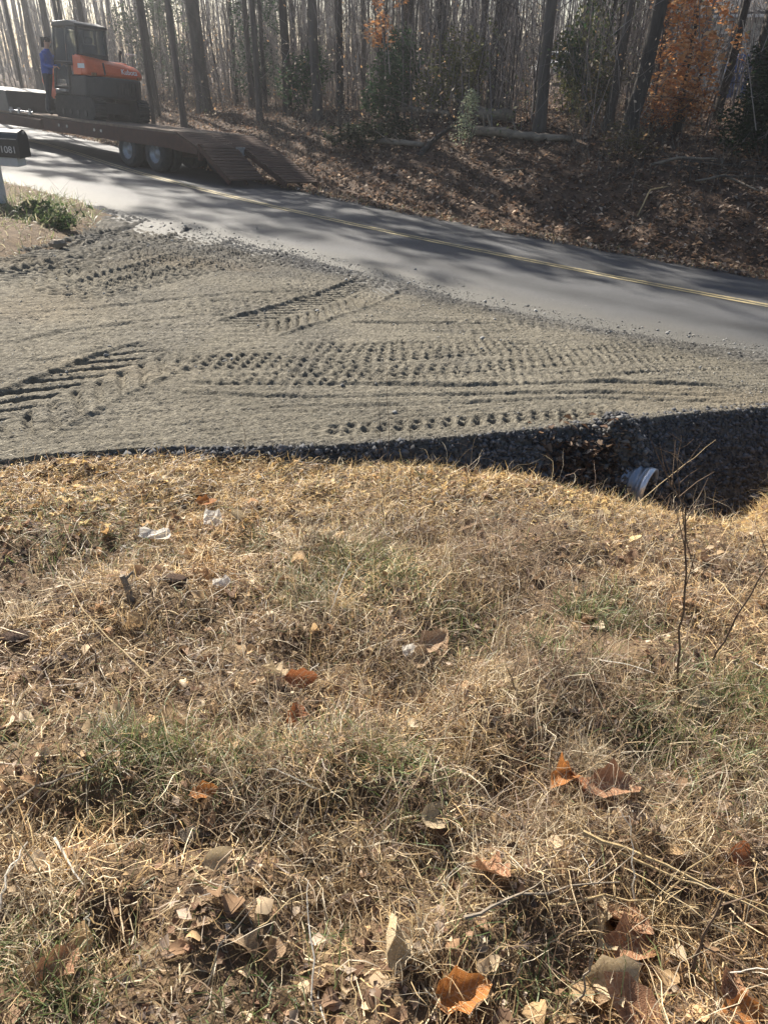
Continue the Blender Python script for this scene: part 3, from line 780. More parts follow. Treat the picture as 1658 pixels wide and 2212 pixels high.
# ------------------------------------------------------------------ evergreens and copper beeches
def foliage(n, blobs, size, pal, vert=.35, seed=0, tri=True):
    R = np.random.default_rng(seed)
    bl = np.array(blobs, float)  # x y z rx ry rz weight
    k = R.choice(len(bl), n, p=bl[:, 6] / bl[:, 6].sum())
    d = R.standard_normal((n, 3)); d /= np.linalg.norm(d, axis=1)[:, None]
    rad = R.random(n) ** .45
    P = bl[k, :3] + d * rad[:, None] * bl[k, 3:6]
    nz = fbm(P[:, 0] * 3 + P[:, 2] * 2.1, P[:, 1] * 3 - P[:, 2] * 1.7, 2)
    P = P[nz > -.13]; n = len(P)
    s = R.uniform(.6, 1.4, n)[:, None] * size
    u = R.standard_normal((n, 3)); u[:, 2] *= vert; u /= np.linalg.norm(u, axis=1)[:, None]
    w = np.cross(u, R.standard_normal((n, 3))); w /= np.linalg.norm(w, axis=1)[:, None]
    V = np.stack((P - u * s, P + w * s * .45, P + u * s, P - w * s * .45), 1).reshape(-1, 3)
    pal = np.array(pal); c = pal[R.integers(0, len(pal), n)] * R.uniform(.75, 1.25, n)[:, None]
    b = np.arange(n)[:, None] * 4
    return V, b + np.array([0, 1, 2, 3]), np.repeat(c, 4, 0)
def shrub(name, label, cat, pos, blobs, n, size, pal, seed, stem_r=.03, stem_h=1.0, stems=4, vert=.35, group=None, tree=False):
    root = thing(name, label, cat, pos, None, group)
    V, F, c = foliage(n, blobs, size, pal, vert, seed)
    obj('foliage', npmesh('foliage', V, F, c), M['leafc'], root)
    R = random.Random(seed); mb = MB()
    bl = blobs
    for i in range(stems):
        b = bl[i % len(bl)]
        p1 = Vector((b[0] + R.uniform(-.5, .5) * b[3], b[1] + R.uniform(-.5, .5) * b[4], b[2] + .3 * b[5]))
        p0 = Vector((R.uniform(-.1, .1), R.uniform(-.1, .1), -.1))
        mid = p0.lerp(p1, .5) + Vector((R.uniform(-.15, .15), R.uniform(-.15, .15), .1))
        mb.tube([p0, mid, p1], [stem_r, stem_r * .75, stem_r * .3], 5)
        for j in range(3):
            q = mid.lerp(p1, R.random()); mb.tube([q, q + Vector((R.uniform(-.5, .5), R.uniform(-.5, .5), R.uniform(-.1, .4)))], [stem_r * .35, stem_r * .1], 4)
    obj('stem', mb, M['bark_dark'], root)
    return root
GREEN = [(.05, .095, .045), (.08, .125, .055), (.04, .075, .04)]
OLIVE = [(.13, .14, .05), (.10, .115, .045), (.17, .165, .07)]
GREY = [(.34, .38, .25), (.25, .29, .18), (.46, .48, .34)]
COPPER = [(.70, .34, .13), (.78, .45, .21), (.58, .26, .10), (.78, .52, .30)]
def on(px, py, push=0):
    x, y, z = hit(px, py); k = 1 + push / max(y, 1)
    return (x * k, y * k, float(land(x * k, y * k)))
shrub('holly_bush', 'dark green holly bush at the foot of the dark straight trunk', 'bush', on(858, 262), [(-.1, 0, 1.0, .75, .8, .8, 1), (.25, .2, 1.7, .6, .6, .6, .7), (-.45, .1, .5, .6, .6, .5, .6)], 5200, .05, GREEN, 1)
shrub('laurel_bush', 'olive green bush left of the thick paired trunks', 'bush', on(985, 258), [(0, 0, 1.2, .8, .7, .9, 1), (-.5, .2, .6, .7, .6, .6, .6), (.55, .2, 1.6, .5, .5, .7, .5)], 3600, .05, OLIVE, 2)
shrub('privet_bush', 'pale grey-green small leaved bush between the leaning log and broken log', 'bush', on(1006, 322), [(0, 0, .55, .26, .3, .5, 1), (.08, 0, .98, .2, .2, .25, .8), (-.1, .1, .3, .3, .3, .3, .5)], 1500, .026, GREY, 3, .012)
shrub('cedar_tree', 'young olive green cedar left of the leaning bank trunk', 'bush', on(1262, 292, 2), [(0, 0, 1.0, .7, .7, .9, 1), (.1, 0, 2.3, .8, .7, 1.2, 1), (.2, 0, 3.6, .7, .6, .9, .8), (-.5, .3, 1.5, .5, .5, .6, .5)], 5200, .06, OLIVE + GREEN, 4, .05, stems=4, vert=1.2)
shrub('evergreen_bush', 'very dark evergreen bush at the foot of the thick trunk before the house', 'bush', on(1640, 335), [(0, 0, .8, .75, .7, .8, 1), (.2, .2, 1.6, .75, .7, .7, 1), (-.35, .2, .5, .6, .6, .6, .6), (.6, .3, 1.2, .8, .7, 1.0, .9)], 8000, .045, [(.02, .036, .018), (.03, .045, .02), (.016, .028, .016)], 5)
shrub('pine_sapling', 'grey green pine rising right behind the excavator', 'bush', on(335, 226, 6), [(0, 0, 1.6, 1.0, .8, 1.0, 1), (-.6, 0, 2.7, 1.2, .9, .9, 1), (.6, 0, 3.4, 1.2, .9, .9, 1)], 4200, .07, [(.075, .095, .055), (.06, .08, .05)], 6, .05, vert=1)
shrub('holly_tree', 'tall soft green holly left of the straight trunk behind the ramps', 'bush', on(560, 246, 2), [(0, 0, 1.2, .9, .8, 1.0, 1), (.2, 0, 2.6, 1.0, .8, 1.0, 1), (.0, 0, 3.9, .7, .7, .7, .6)], 4600, .06, [(.05, .08, .045), (.04, .065, .04)], 7, .04)
shrub('holly_tree', 'dark green low holly right of the straight trunk behind the ramps', 'bush', on(655, 262, 1), [(0, 0, .8, .8, .8, .8, 1), (.5, .2, 1.3, .6, .6, .6, .6)], 3200, .055, GREEN, 8, .03)
shrub('green_brier', 'yellow-green brier patch right of the grey log trunk', 'bush', on(1222, 268, 2), [(0, 0, .7, .5, .4, .7, 1), (.2, 0, 1.2, .3, .3, .5, .6)], 900, .05, [(.16, .16, .045), (.12, .13, .04)], 9, .02)
shrub('bank_bush', 'dark low evergreen bush under the slanting dead branch', 'bush', on(800, 318), [(0, 0, .3, .6, .5, .35, 1), (.7, .1, .35, .55, .5, .4, 1), (-.6, .2, .25, .6, .5, .3, .8)], 3000, .045, [(.03, .042, .024), (.05, .06, .03), (.025, .03, .02)], 10, .02)
shrub('bank_bush', 'thin dusty brown bush on the bank before the leaning trunk', 'bush', on(1335, 345), [(0, 0, .35, .5, .4, .4, 1), (.4, .1, .3, .4, .4, .3, .7)], 900, .035, [(.17, .13, .07), (.12, .11, .05), (.2, .15, .1)], 13, .012)
shrub('beech_sapling', 'large copper leaved beech right of the leaning bank trunk', 'tree', on(1452, 302, .8), [(.1, 0, 3.6, .95, .8, .9, 1), (.0, .1, 2.6, .95, .8, .7, 1), (.25, 0, 1.65, 1.0, .8, .6, .8), (-.1, 0, .8, .9, .7, .5, .7)], 7500, .065, COPPER, 11, .045, stems=4, vert=.3)
shrub('beech_sapling', 'small copper leaved beech above the holly bush', 'tree', on(828, 252, .5), [(.15, 0, 2.9, .55, .5, .6, 1), (.0, 0, 2.0, .55, .5, .45, .9), (.1, 0, 3.8, .6, .5, .5, .8)], 2300, .065, COPPER, 12, .035, stems=3, vert=.3)
shrub('copper_shrub', 'low russet leaved shrub at the foot of the leaning bank trunk', 'bush', on(1410, 312, .5), [(0, 0, .35, .45, .4, .3, 1), (.7, .1, .5, .6, .4, .4, .9)], 900, .045, COPPER[2:3] + [(.3, .12, .06)], 14, .015)

for k, (x, y, h) in enumerate(PINES): pine(x, y, 200 + k, h)

shrub('holly_tree', 'loose grey green holly between excavator and stout flared trunk', 'bush', on(395, 232, 3), [(0, 0, 1.0, .8, .8, .9, 1), (.3, 0, 2.2, .9, .8, .9, 1), (-.2, 0, 3.3, .7, .7, .7, .7)], 2600, .06, [(.10, .13, .08), (.07, .10, .06)], 15, .035)
shrub('thorn_bush', 'brown olive thicket bush between the two right hand bank trunks', 'bush', on(1265, 300, 1), [(0, 0, .5, .6, .5, .5, 1), (.3, 0, 1.1, .5, .5, .5, .7)], 1100, .045, [(.16, .13, .06), (.20, .16, .09), (.10, .10, .04)], 16, .015)
# ------------------------------------------------------------------ logs and dead branches on the bank
def log(name, label, pts, rads, m='deadwood', cat='log', knots=3, seed=0, group=None):
    R = random.Random(seed); P = [Vector(p) for p in pts]
    root = thing(name, label, cat, P[0], None, group)
    Q = []
    rr = []
    for i in range(len(P) - 1):
        for k in range(5):
            t = k / 5; Q.append(P[i].lerp(P[i + 1], t) - P[0] + Vector((R.uniform(-1, 1), R.uniform(-1, 1), R.uniform(-1, 1))) * rads[i] * .18); rr.append((rads[i] * (1 - t) + rads[i + 1] * t) * R.uniform(.88, 1.12))
    Q.append(P[-1] - P[0]); rr.append(rads[-1])
    obj('trunk', MB().tube(Q, rr, 10), M[m], root, smoothed=True)
    for k in range(knots):
        i = R.randrange(1, len(Q) - 1); d = Vector((R.uniform(-1, 1), R.uniform(-.6, .6), R.uniform(.1, 1))).normalized()
        l = R.uniform(.2, .7)
        obj('branch', MB().tube([Q[i], Q[i] + d * l * .5, Q[i] + d * l + Vector((0, 0, .05))], [rr[i] * .3, rr[i] * .2, rr[i] * .06], 6), M[m], root, smoothed=True)
    return root
def up(p, h): return (p[0], p[1], p[2] + h)
log('fallen_log', 'long grey log lying along the top of the bank', [up(hit(1018, 290), .08), up(hit(1090, 298), .10), up(hit(1160, 305), .08), up(hit(1232, 306), .06)], [.10, .115, .09, .06], seed=1)
b = hit(1105, 270)
log('broken_log', 'thick mossy log with a pale splintered broken end', [up(on(985, 262, 2), .35), at(1045, 246, b[1] + .3), at(1100, 250, b[1]), at(1110, 262, b[1] - .1)], [.13, .14, .13, .03], seed=2, knots=2)
log('dead_branch', 'dark bare branch slanting up from the bank left of the pale bush', [hit(905, 338), at(930, 308, hit(905, 338)[1] + .4), at(975, 272, hit(905, 338)[1] + .9)], [.075, .06, .035], 'bark_dark', 'branch', 5, 3)
log('fallen_log', 'thin pale log lying behind the slanting dead branch', [up(on(815, 258), .2), up(on(890, 262), .28), up(on(968, 266), .22)], [.05, .06, .04], seed=4)
log('fallen_log', 'dark log half hidden in brush left of the slanting branch', [up(hit(770, 314), .1), up(hit(840, 318), .12), up(hit(915, 322), .08)], [.06, .07, .05], seed=5)
log('dead_branch', 'pale bare branch lying across the shaded hollow under the evergreen bush', [up(hit(1400, 372), .12), up(hit(1460, 366), .2), up(hit(1545, 362), .15)], [.03, .028, .012], 'deadwood', 'branch', 4, 6)
log('dead_branch', 'grey stick sloping down towards the road under the evergreen bush', [up(hit(1500, 398), .05), up(hit(1560, 392), .1), up(hit(1640, 420), .05)], [.022, .025, .012], 'deadwood', 'branch', 5, 7)
log('dead_branch', 'pale stick poking out of the bank below the leaning trunk', [up(hit(1375, 470), .02), up(hit(1400, 430), .15), up(hit(1440, 415), .1)], [.014, .014, .006], 'straw', 'branch', 2, 8)
log('dead_branch', 'short pale stick fallen on the bank beneath the long log', [up(hit(1075, 375), .04), up(hit(1130, 372), .06)], [.02, .012], 'deadwood', 'branch', 2, 9)
for k in range(14):
    p = hit(random.uniform(1385, 1600), random.uniform(355, 405)); a = random.uniform(-.5, .6); l = random.uniform(.5, 1.4)
    log('brush_stick', 'thin dark stick in the brush heap below the evergreen bush', [up(p, .05), up(p, .15 + random.uniform(0, .15)), (p[0] + l * math.cos(a), p[1] + l * math.sin(a) * .5, p[2] + .15)], [.014, .012, .005], 'bark_dark', 'stick', 2, 30 + k, 'sticks of the brush heap')

# ------------------------------------------------------------------ trailer, excavator, person (local frame: x to the rear, y away from the camera, z up)
A0, N0 = -17.4, 10.95
tx, ty = A0 * .747 + N0 * .664, -A0 * .664 + N0 * .747
zx = Vector((.09, .05, 1)).normalized(); xx = Vector((.747, -.664, -.034)); xx = (xx - zx * xx.dot(zx)).normalized(); xx = (xx + zx * .018).normalized(); yx = zx.cross(xx).normalized(); zx = xx.cross(yx)
TM = Matrix(((xx.x, yx.x, zx.x, tx), (xx.y, yx.y, zx.y, ty), (xx.z, yx.z, zx.z, float(plane(tx, ty))), (0, 0, 0, 1)))
def in_trailer(root, x, y, z, yaw=0):
    root.matrix_world = TM @ Matrix.Translation((x, y, z)) @ Matrix.Rotation(yaw, 4, 'Z')
def yrot(a): return Matrix.Rotation(a, 3, 'Y')
TW, DH = 2.25, .88
tr = thing('equipment_trailer', 'rusty brown low equipment trailer with lowered slatted rear ramps on the road', 'trailer')
in_trailer(tr, 0, 0, 0)
for y0 in (.0, TW - .09):
    obj('side_beam', MB().prism([(-8.6, DH - .06), (1.4, DH - .02), (2.2, .62), (2.2, .50), (1.5, .52), (1.15, .55), (-8.6, .56)], y0, y0 + .09, 'y'), M['rust'], tr, .01)
for k in range(9):
    w = (TW - .02) / 9
    obj('plank', MB().box((-3.55, .01 + w * (k + .5), DH + .005 * (k % 2)), (9.9, w - .012, .05)), M['deckwood'], tr, .004)
for k in range(8):
    t = (k + .5) / 8; x = 1.42 + .8 * t; z = DH - .26 * t
    obj('slat', MB().box((x, TW / 2, z), (.085, TW - .04, .04), yrot(.31)), M['plank'], tr)
for x in np.arange(-8, 1.3, .85):
    obj('cross_member', MB().box((x, TW / 2, DH - .13), (.07, TW - .2, .15)), M['rust'], tr)
for y0, run in ((.03, 1.02), (1.20, 1.50)):
    fall = .60; L = math.hypot(run, fall); an = math.atan2(fall, run)
    ro = obj('ramp', MB().box((0, 0, 0), (L, .05, .09), yrot(an)).box((0, .94, 0), (L, .05, .09), yrot(an)).box((0, .47, -.02), (L, .05, .06), yrot(an)), M['rust'], tr, .006, loc=(2.20 + run / 2, y0 + .03, .335))
    m_ = int(L / .105)
    for k in range(m_):
        t = (k + .5) / m_ - .5
        obj('slat', MB().box((math.cos(an) * t * L + .03 * math.sin(an), .47, -math.sin(an) * t * L + .055), (.082, .98, .035), yrot(an)), M['plank'], ro)
for y0 in (.03, TW - .12):
    obj('hinge_bracket', MB().box((2.2, y0 + .05, .55), (.07, .1, .34)), M['rust'], tr, .01)
obj('rear_bumper', MB().box((2.16, TW / 2, .52), (.09, TW - .2, .14)), M['rust'], tr, .01)
obj('rear_plate', MB().box((2.30, TW / 2 - .02, .60), (.02, .26, .17)), M['rim'], tr)
tyre_prof = [(.20, -.11), (.30, -.125), (.365, -.115), (.385, -.08), (.39, 0), (.385, .08), (.365, .115), (.30, .125), (.20, .11)]
rim_prof = [(.215, -.115), (.20, -.10), (.175, -.03), (.10, -.015), (.085, -.06), (.0, -.065)]
wheel0 = None
for x in (-.56, .56):
    for yy in (.14, TW - .14):
        for inner in (0, 1):
            y = yy + (.27 * inner) * (1 if yy < 1 else -1)
            w = obj('wheel', MB().lathe(tyre_prof, 28), M['rubber'], tr, smoothed=True, loc=(x, y, .39))
            if not inner:
                rm = obj('rim', MB().lathe(rim_prof if yy < 1 else [(a, -b) for a, b in rim_prof], 24), M['rim'], w, smoothed=True)
                nt = MB()
                for k in range(8): nt.cyl((.135 * math.cos(k * .785), -.045 if yy < 1 else .045, .135 * math.sin(k * .785)), (.135 * math.cos(k * .785), -.02 if yy < 1 else .02, .135 * math.sin(k * .785)), .014, 6)
                obj('lug_nut', nt, M['rim'], w)
    obj('axle', MB().cyl((x, .2, .39), (x, TW - .2, .39), .06), M['rust'], tr)
    obj('spring', MB().prism([(x - .4, .62), (x, .48), (x + .4, .62), (x + .4, .58), (x, .43), (x - .4, .58)], .45, .53, 'y').prism([(x - .4, .62), (x, .48), (x + .4, .62), (x + .4, .58), (x, .43), (x - .4, .58)], TW - .53, TW - .45, 'y'), M['rust'], tr)
obj('gooseneck', MB().prism([(-8.6, .56), (-6.55, .56), (-6.5, DH + .06), (-6.6, 1.42), (-8.6, 1.5)], .12, TW - .12, 'y'), M['black'], tr, .03)
obj('tool_box', MB().box((-4.9, -.02, .70), (.9, .1, .2)), M['rust'], tr, .01)
obj('chain_rail', MB().cyl((-6.3, .03, DH + .06), (-5.0, .03, DH + .06), .022, 8), M['rim'], tr)
for x in (-6.2, -5.75, -5.15):
    obj('stake_pocket', MB().prism([(x - .05, DH), (x + .05, DH), (x + .015, DH + .14), (x - .015, DH + .14)], .0, .06, 'y'), M['rim'], tr)
for x in (-3.6, -3.2, -1.9, -1.6):
    obj('marker_lamp', MB().lathe([(.0, -.02), (.03, -.02), (.035, 0)], 10), M['pale'], tr, loc=(x, -.005, .72))

# ---- excavator
ex = thing('excavator', 'orange and black compact excavator loaded on the trailer deck, seen from behind', 'excavator')
in_trailer(ex, -3.42, 1.16, DH + .03); ex.matrix_world = ex.matrix_world @ Matrix.Diagonal((.92, .92, 1.03, 1))
def track_outline(l, h, n=8):
    r = h / 2; P = []
    for k in range(n + 1):
        a = -math.pi / 2 + math.pi * k / n; P.append((l / 2 - r + r * math.cos(a), r + r * math.sin(a)))
    for k in range(n + 1):
        a = math.pi / 2 + math.pi * k / n; P.append((-l / 2 + r + r * math.cos(a), r + r * math.sin(a)))
    return P
for sy in (-1, 1):
    y0 = sy * .68
    t = obj('track', MB().prism(track_outline(2.15, .50), y0 - .18, y0 + .18, 'y'), M['rubber'], ex, .02)
    per = track_outline(2.19, .53, 10); lug = MB()
    for k in range(len(per)):
        a, b = Vector((per[k][0], 0, per[k][1] - .015)), Vector((per[(k + 1) % len(per)][0], 0, per[(k + 1) % len(per)][1] - .015))
        m_ = max(1, int((b - a).length / .1))
        for j in range(m_):
            c = a.lerp(b, (j + .5) / m_); d = (b - a).normalized()
            lug.box((c.x, y0, c.z), (.045, .36, .04), Matrix.Rotation(-math.atan2(d.z, d.x), 3, 'Y'))
    obj('track_lug', lug, M['rubber'], t)
    for k in range(4):
        obj('roller', MB().lathe([(0, -.2), (.07, -.2), (.07, .2), (0, .2)], 12), M['black'], t, loc=(-.6 + .4 * k, y0, .13))
obj('undercarriage', MB().box((0, 0, .28), (1.2, 1.05, .26)).cyl((-.1, 0, .38), (-.1, 0, .56), .42, 20), M['black'], ex, .02)
def plan(rear, half_l, half_r, front, n=9):
    P = [(front, -half_l)]
    for k in range(n + 1):
        t = -1 + 2 * k / n
        yy = -half_l * -t if t < 0 else half_r * t
        yy = t * (half_l if t < 0 else half_r)
        P.append((rear - .34 * abs(t) ** 2.6, yy))
    P.append((front, half_r))
    return P
obj('counterweight', MB().prism(plan(1.04, .86, .86, -.1), .50, .96, 'z'), M['black'], ex, .05)
obj('platform', MB().box((-.45, 0, .58), (1.15, 1.66, .14)), M['black'], ex, .02)
hood = MB().prism([(1.0, .965), (1.02, 1.08), (.93, 1.30), (.72, 1.385), (.18, 1.42), (.12, .965)], -.855, .86, 'y')
me = hood.mesh('hood')
for v in me.vertices:                                   # the hood falls away and rounds off to the right
    f = abs(v.co.y / .86) ** 2.6
    if v.co.x > .5: v.co.x -= .22 * f
    v.co.z -= .13 * max(0, v.co.y + .2) * (1 if v.co.z > 1.1 else 0)
bm = bmesh.new(); bm.from_mesh(me); bmesh.ops.recalc_face_normals(bm, faces=bm.faces); bm.to_mesh(me); bm.free()
hd = obj('hood', me, M['orange'], ex, .06)
obj('side_hood', MB().prism([(.10, .66), (.10, 1.34), (-.75, 1.22), (-.95, .95), (-.95, .66)], .16, .85, 'y'), M['orange'], ex, .05)
obj('side_panel', MB().prism([(.55, .965), (.55, 1.35), (.12, 1.38), (.12, .965)], -.866, -.83, 'y'), M['orange'], ex, .02)
obj('hood_seam', MB().box((.94, -.42, 1.13), (.07, .012, .26), yrot(-.3)), M['black'], hd)
obj('exhaust', MB().tube([(.35, .45, 1.34), (.35, .45, 1.5), (.42, .45, 1.56)], .035, 10), M['black'], ex)
tc = bpy.data.curves.new('lettering', 'FONT'); tc.body = 'Kubota'; tc.size = .17; tc.extrude = .004; tc.align_x = 'CENTER'
to = bpy.data.objects.new('lettering', tc); COL.objects.link(to)
bpy.context.view_layer.update()
lm = bpy.data.meshes.new_from_object(to); bpy.data.objects.remove(to)
lo = obj('lettering', lm, M['white'], ex)
lo.matrix_local = Matrix.Translation((.978, .33, 1.06)) @ Matrix.Rotation(math.radians(97), 4, 'Z') @ Matrix.Rotation(math.radians(-6), 4, 'Z') @ Matrix.Rotation(math.radians(72), 4, 'X')
# cab: posts, roof, panes, seat
CX0, CX1, CY0, CY1, CZ0, CZ1 = -1.02, .34, -.84, .12, .62, 2.06
posts = MB()
for (x, xt) in ((CX0, CX0 + .16), (-.22, -.22), (CX1, CX1 - .06)):
    for y in (CY0 + .03, CY1 - .03):
        posts.tube([(x, y, CZ0), (xt, y + (.03 if y < 0 else -.03), CZ1 - .06)], .042, 6)
for z, dx in ((CZ0 + .06, 0), (1.22, .05), (CZ1 - .06, .1)):
    posts.tube([(CX0 + dx * 1.4, CY0 + .03, z), (CX1 - dx * .5, CY0 + .03, z), (CX1 - dx * .5, CY1 - .03, z), (CX0 + dx * 1.4, CY1 - .03, z), (CX0 + dx * 1.4, CY0 + .03, z)], .035, 6)
cab = obj('cab', posts, M['black'], ex, .006)
obj('roof', MB().prism([(CX0 + .08, CZ1 - .07), (CX0 + .2, CZ1 + .03), (CX1 - .4, CZ1 + .05), (CX1 + .02, CZ1 - .02), (CX1 + .02, CZ1 - .08)], CY0, CY1, 'y'), M['black'], cab, .03)
obj('cab_wall', MB().box((-.35, CY1 - .02, .94), (1.25, .04, .6)).box((CX1 - .02, (CY0 + CY1) / 2, 1.08), (.05, .88, .72)), M['black'], cab)
obj('cab_pane', MB().box((CX1 - .05, (CY0 + CY1) / 2, 1.68), (.01, .84, .56)), M['glass'], cab)
obj('cab_pane', MB().box((.03, CY0 + .02, 1.62), (.46, .01, .74)), M['glass'], cab)
obj('cab_pane', MB().box((-.60, CY0 + .02, 1.35), (.66, .01, 1.2)), M['glass'], cab)
obj('cab_pane', MB().box((-.35, CY1 - .02, 1.62), (1.15, .01, .74)), M['glass'], cab)
obj('cab_pane', MB().box((CX0 + .1, (CY0 + CY1) / 2, 1.4), (.01, .8, 1.1), yrot(.1)), M['glass'], cab)
obj('seat', MB().box((-.1, -.36, .98), (.46, .46, .14)).box((.12, -.36, 1.34), (.13, .44, .62), yrot(.15)).box((.15, -.36, 1.72), (.09, .24, .16), yrot(.15)), M['black'], cab, .04)
obj('control_lever', MB().cyl((-.42, -.62, .8), (-.48, -.62, 1.2), .018, 6).cyl((-.42, -.1, .8), (-.48, -.1, 1.2), .018, 6), M['black'], cab)
obj('cab_step', MB().box((-.5, -.90, .60), (.55, .10, .05)), M['rim'], ex, .01)
obj('grab_rail', MB().tube([(-1.0, -.88, .9), (-1.04, -.93, 1.0), (-.97, -.93, 1.5), (-.93, -.88, 1.6)], .015, 6), M['rim'], cab)
obj('work_lamp', MB().box((CX0 + .2, -.2, CZ1 + .07), (.08, .14, .09)), M['white'], cab, .01)
gr_ = MB()
for k in range(7): gr_.box((1.035, -.1 + .09 * k, .74), (.03, .05, .26))
obj('grille', gr_, M['rubber'], ex)
obj('tail_lamp', MB().box((.93, -.72, 1.0), (.05, .14, .07)).box((.80, .74, 1.0), (.05, .12, .07)), M['leaf_red'], ex, .008)
obj('hose', MB().tube([(-1.1, .34, .72), (-1.5, .43, 1.1), (-1.9, .43, 1.62), (-2.3, .42, 1.78), (-3.0, .42, 1.42)], .022, 6).tube([(-1.1, .28, .74), (-1.45, .18, 1.15), (-1.85, .18, 1.68), (-2.4, .18, 1.76)], .02, 6), M['rubber'], ex)
obj('mirror', MB().tube([(-.95, -.86, 1.75), (-1.05, -1.0, 1.72)], .012, 6).box((-1.06, -1.03, 1.62), (.03, .13, .22)), M['black'], cab)
obj('handrail', MB().tube([(.75, .72, 1.30), (.75, .72, 1.52), (.1, .80, 1.54), (.1, .80, 1.36)], .014, 6), M['rim'], ex)
obj('decal', MB().box((.55, -.869, 1.16), (.34, .006, .10)), M['white'], ex)
boom = obj('boom', MB().prism([(-1.0, .55), (-1.35, .62), (-1.75, 1.45), (-2.1, 1.75), (-2.6, 1.62), (-3.6, .86), (-3.66, .70), (-3.52, .64), (-2.5, 1.28), (-2.12, 1.38), (-1.92, 1.2), (-1.5, .42), (-1.1, .40)], .20, .40, 'y'), M['orange'], ex, .02)
obj('boom_cylinder', MB().cyl((-1.3, .3, .35), (-1.95, .3, 1.05), .05, 10).cyl((-1.95, .3, 1.05), (-2.2, .3, 1.32), .028, 8), M['rim'], boom)
arm = obj('arm', MB().prism([(-3.72, .98), (-3.42, .92), (-2.6, .28), (-2.5, .12), (-2.66, .10), (-3.5, .55), (-3.78, .78)], .22, .38, 'y'), M['orange'], ex, .02)
obj('bucket', MB().prism([(-2.62, .2), (-2.3, .30), (-2.05, .22), (-1.95, .0), (-2.2, -.01), (-2.5, .02)], .08, .52, 'y'), M['black'], arm, .02)
obj('dozer_blade', MB().prism([(-1.62, .06), (-1.70, .14), (-1.66, .38), (-1.58, .40), (-1.60, .12), (-1.54, .06)], -.84, .84, 'y').box((-1.3, -.35, .2), (.6, .1, .1)).box((-1.3, .35, .2), (.6, .1, .1)), M['black'], ex, .01)

# ---- person on the near edge of the deck
def skinned(name, joints, edges, rads, root=0, sub=2):
    me = bpy.data.meshes.new(name); me.from_pydata(joints, edges, [])
    o = bpy.data.objects.new(name, me); COL.objects.link(o)
    sk = o.modifiers.new('skin', 'SKIN'); sk.use_smooth_shade = True
    for i, d in enumerate(me.skin_vertices[0].data):
        r = rads[i]; d.radius = r if isinstance(r, tuple) else (r, r); d.use_root = (i == root)
    o.modifiers.new('sub', 'SUBSURF').levels = sub
    bpy.context.view_layer.update()
    dg = bpy.context.evaluated_depsgraph_get()
    out = bpy.data.meshes.new_from_object(o.evaluated_get(dg)); bpy.data.objects.remove(o)
    return out
J = [(0, 0, .98), (0.01, 0, 1.12), (.02, 0, 1.28), (.03, 0, 1.42), (.05, 0, 1.50), (.07, 0, 1.56), (.08, 0, 1.66), (.08, 0, 1.735),
     (0, -.09, .93), (.03, -.10, .52), (-.02, -.10, .10), (.10, -.11, .04),
     (0, .09, .93), (-.06, .10, .52), (-.14, .10, .10), (-.02, .11, .04),
     (.03, -.18, 1.40), (.04, -.235, 1.14), (.27, -.22, 1.12), (.36, -.21, 1.125),
     (.03, .18, 1.40), (.06, .235, 1.14), (.28, .19, 1.19), (.37, .18, 1.205)]
Ed = [(0, 1), (1, 2), (2, 3), (3, 4), (4, 5), (5, 6), (6, 7), (0, 8), (8, 9), (9, 10), (10, 11), (0, 12), (12, 13), (13, 14), (14, 15),
      (3, 16), (16, 17), (17, 18), (18, 19), (3, 20), (20, 21), (21, 22), (22, 23)]
Rd = [(.125, .16), (.12, .155), (.125, .165), (.10, .15), .060, .055, (.098, .080), (.065, .055), .095, .065, .05, .04, .095, .065, .05, .04,
      .068, .052, .040, (.022, .036), .068, .052, .040, (.022, .036)]
bme = skinned('person', J, Ed, Rd)
bb = bmesh.new(); bb.from_mesh(bme)
def bm_tube(bm, path, rad, n=6):
    m = MB().tube(path, rad, n)
    vs = [bm.verts.new(v) for v in m.v]
    for f in m.f:
        try: bm.faces.new([vs[i] for i in f])
        except ValueError: pass
for sy, hz, hy in ((-1, 1.125, -.21), (1, 1.205, .18)):
    for k, l in enumerate((.075, .085, .08, .062)):
        oy = hy + (-.027 + .018 * k)
        bm_tube(bb, [(.36, oy, hz), (.40, oy, hz + .004), (.40 + l * .45, oy, hz - .012), (.40 + l * .6, oy, hz - .04)], [.009, .0095, .009, .006])
    bm_tube(bb, [(.335, hy - sy * .022, hz), (.365, hy - sy * .05, hz + .012), (.40, hy - sy * .058, hz - .004)], [.011, .011, .007])
bm_tube(bb, [(.160, 0, 1.70), (.186, 0, 1.665), (.165, 0, 1.65)], [.010, .015, .012])
for sy in (-1, 1):
    bm_tube(bb, [(.075, sy * .078, 1.70), (.065, sy * .090, 1.68), (.08, sy * .080, 1.645)], [.010, .014, .008])
    bm_tube(bb, [(.150, sy * .032, 1.690), (.163, sy * .032, 1.690)], [.010, .006])
bm_tube(bb, [(.150, -.025, 1.625), (.160, 0, 1.625), (.150, .025, 1.625)], [.006, .008, .006])
bb.to_mesh(bme); bb.free()
pe = thing('person', 'person in blue top and dark trousers standing on the trailer edge beside the excavator', 'person')
in_trailer(pe, -4.25, .16, DH + .035, math.radians(34))
for m_ in ('skin', 'blue_cloth', 'dark_cloth', 'black'): bme.materials.append(M[m_])
for p in bme.polygons:
    c = p.center
    hand = c.x > .31 and abs(c.y) > .1
    p.material_index = 0 if (c.z > 1.515 or hand) else 1 if (c.z > .97 or abs(c.y) > .19 and c.z > 1.0) else 2 if c.z > .10 else 3
    p.use_smooth = True
body = bpy.data.objects.new('body', bme); COL.objects.link(body); body.parent = pe
hm = MB().lathe([(.0, 1.785), (.05, 1.778), (.088, 1.745), (.100, 1.695), (.094, 1.665)], 16, 'z')
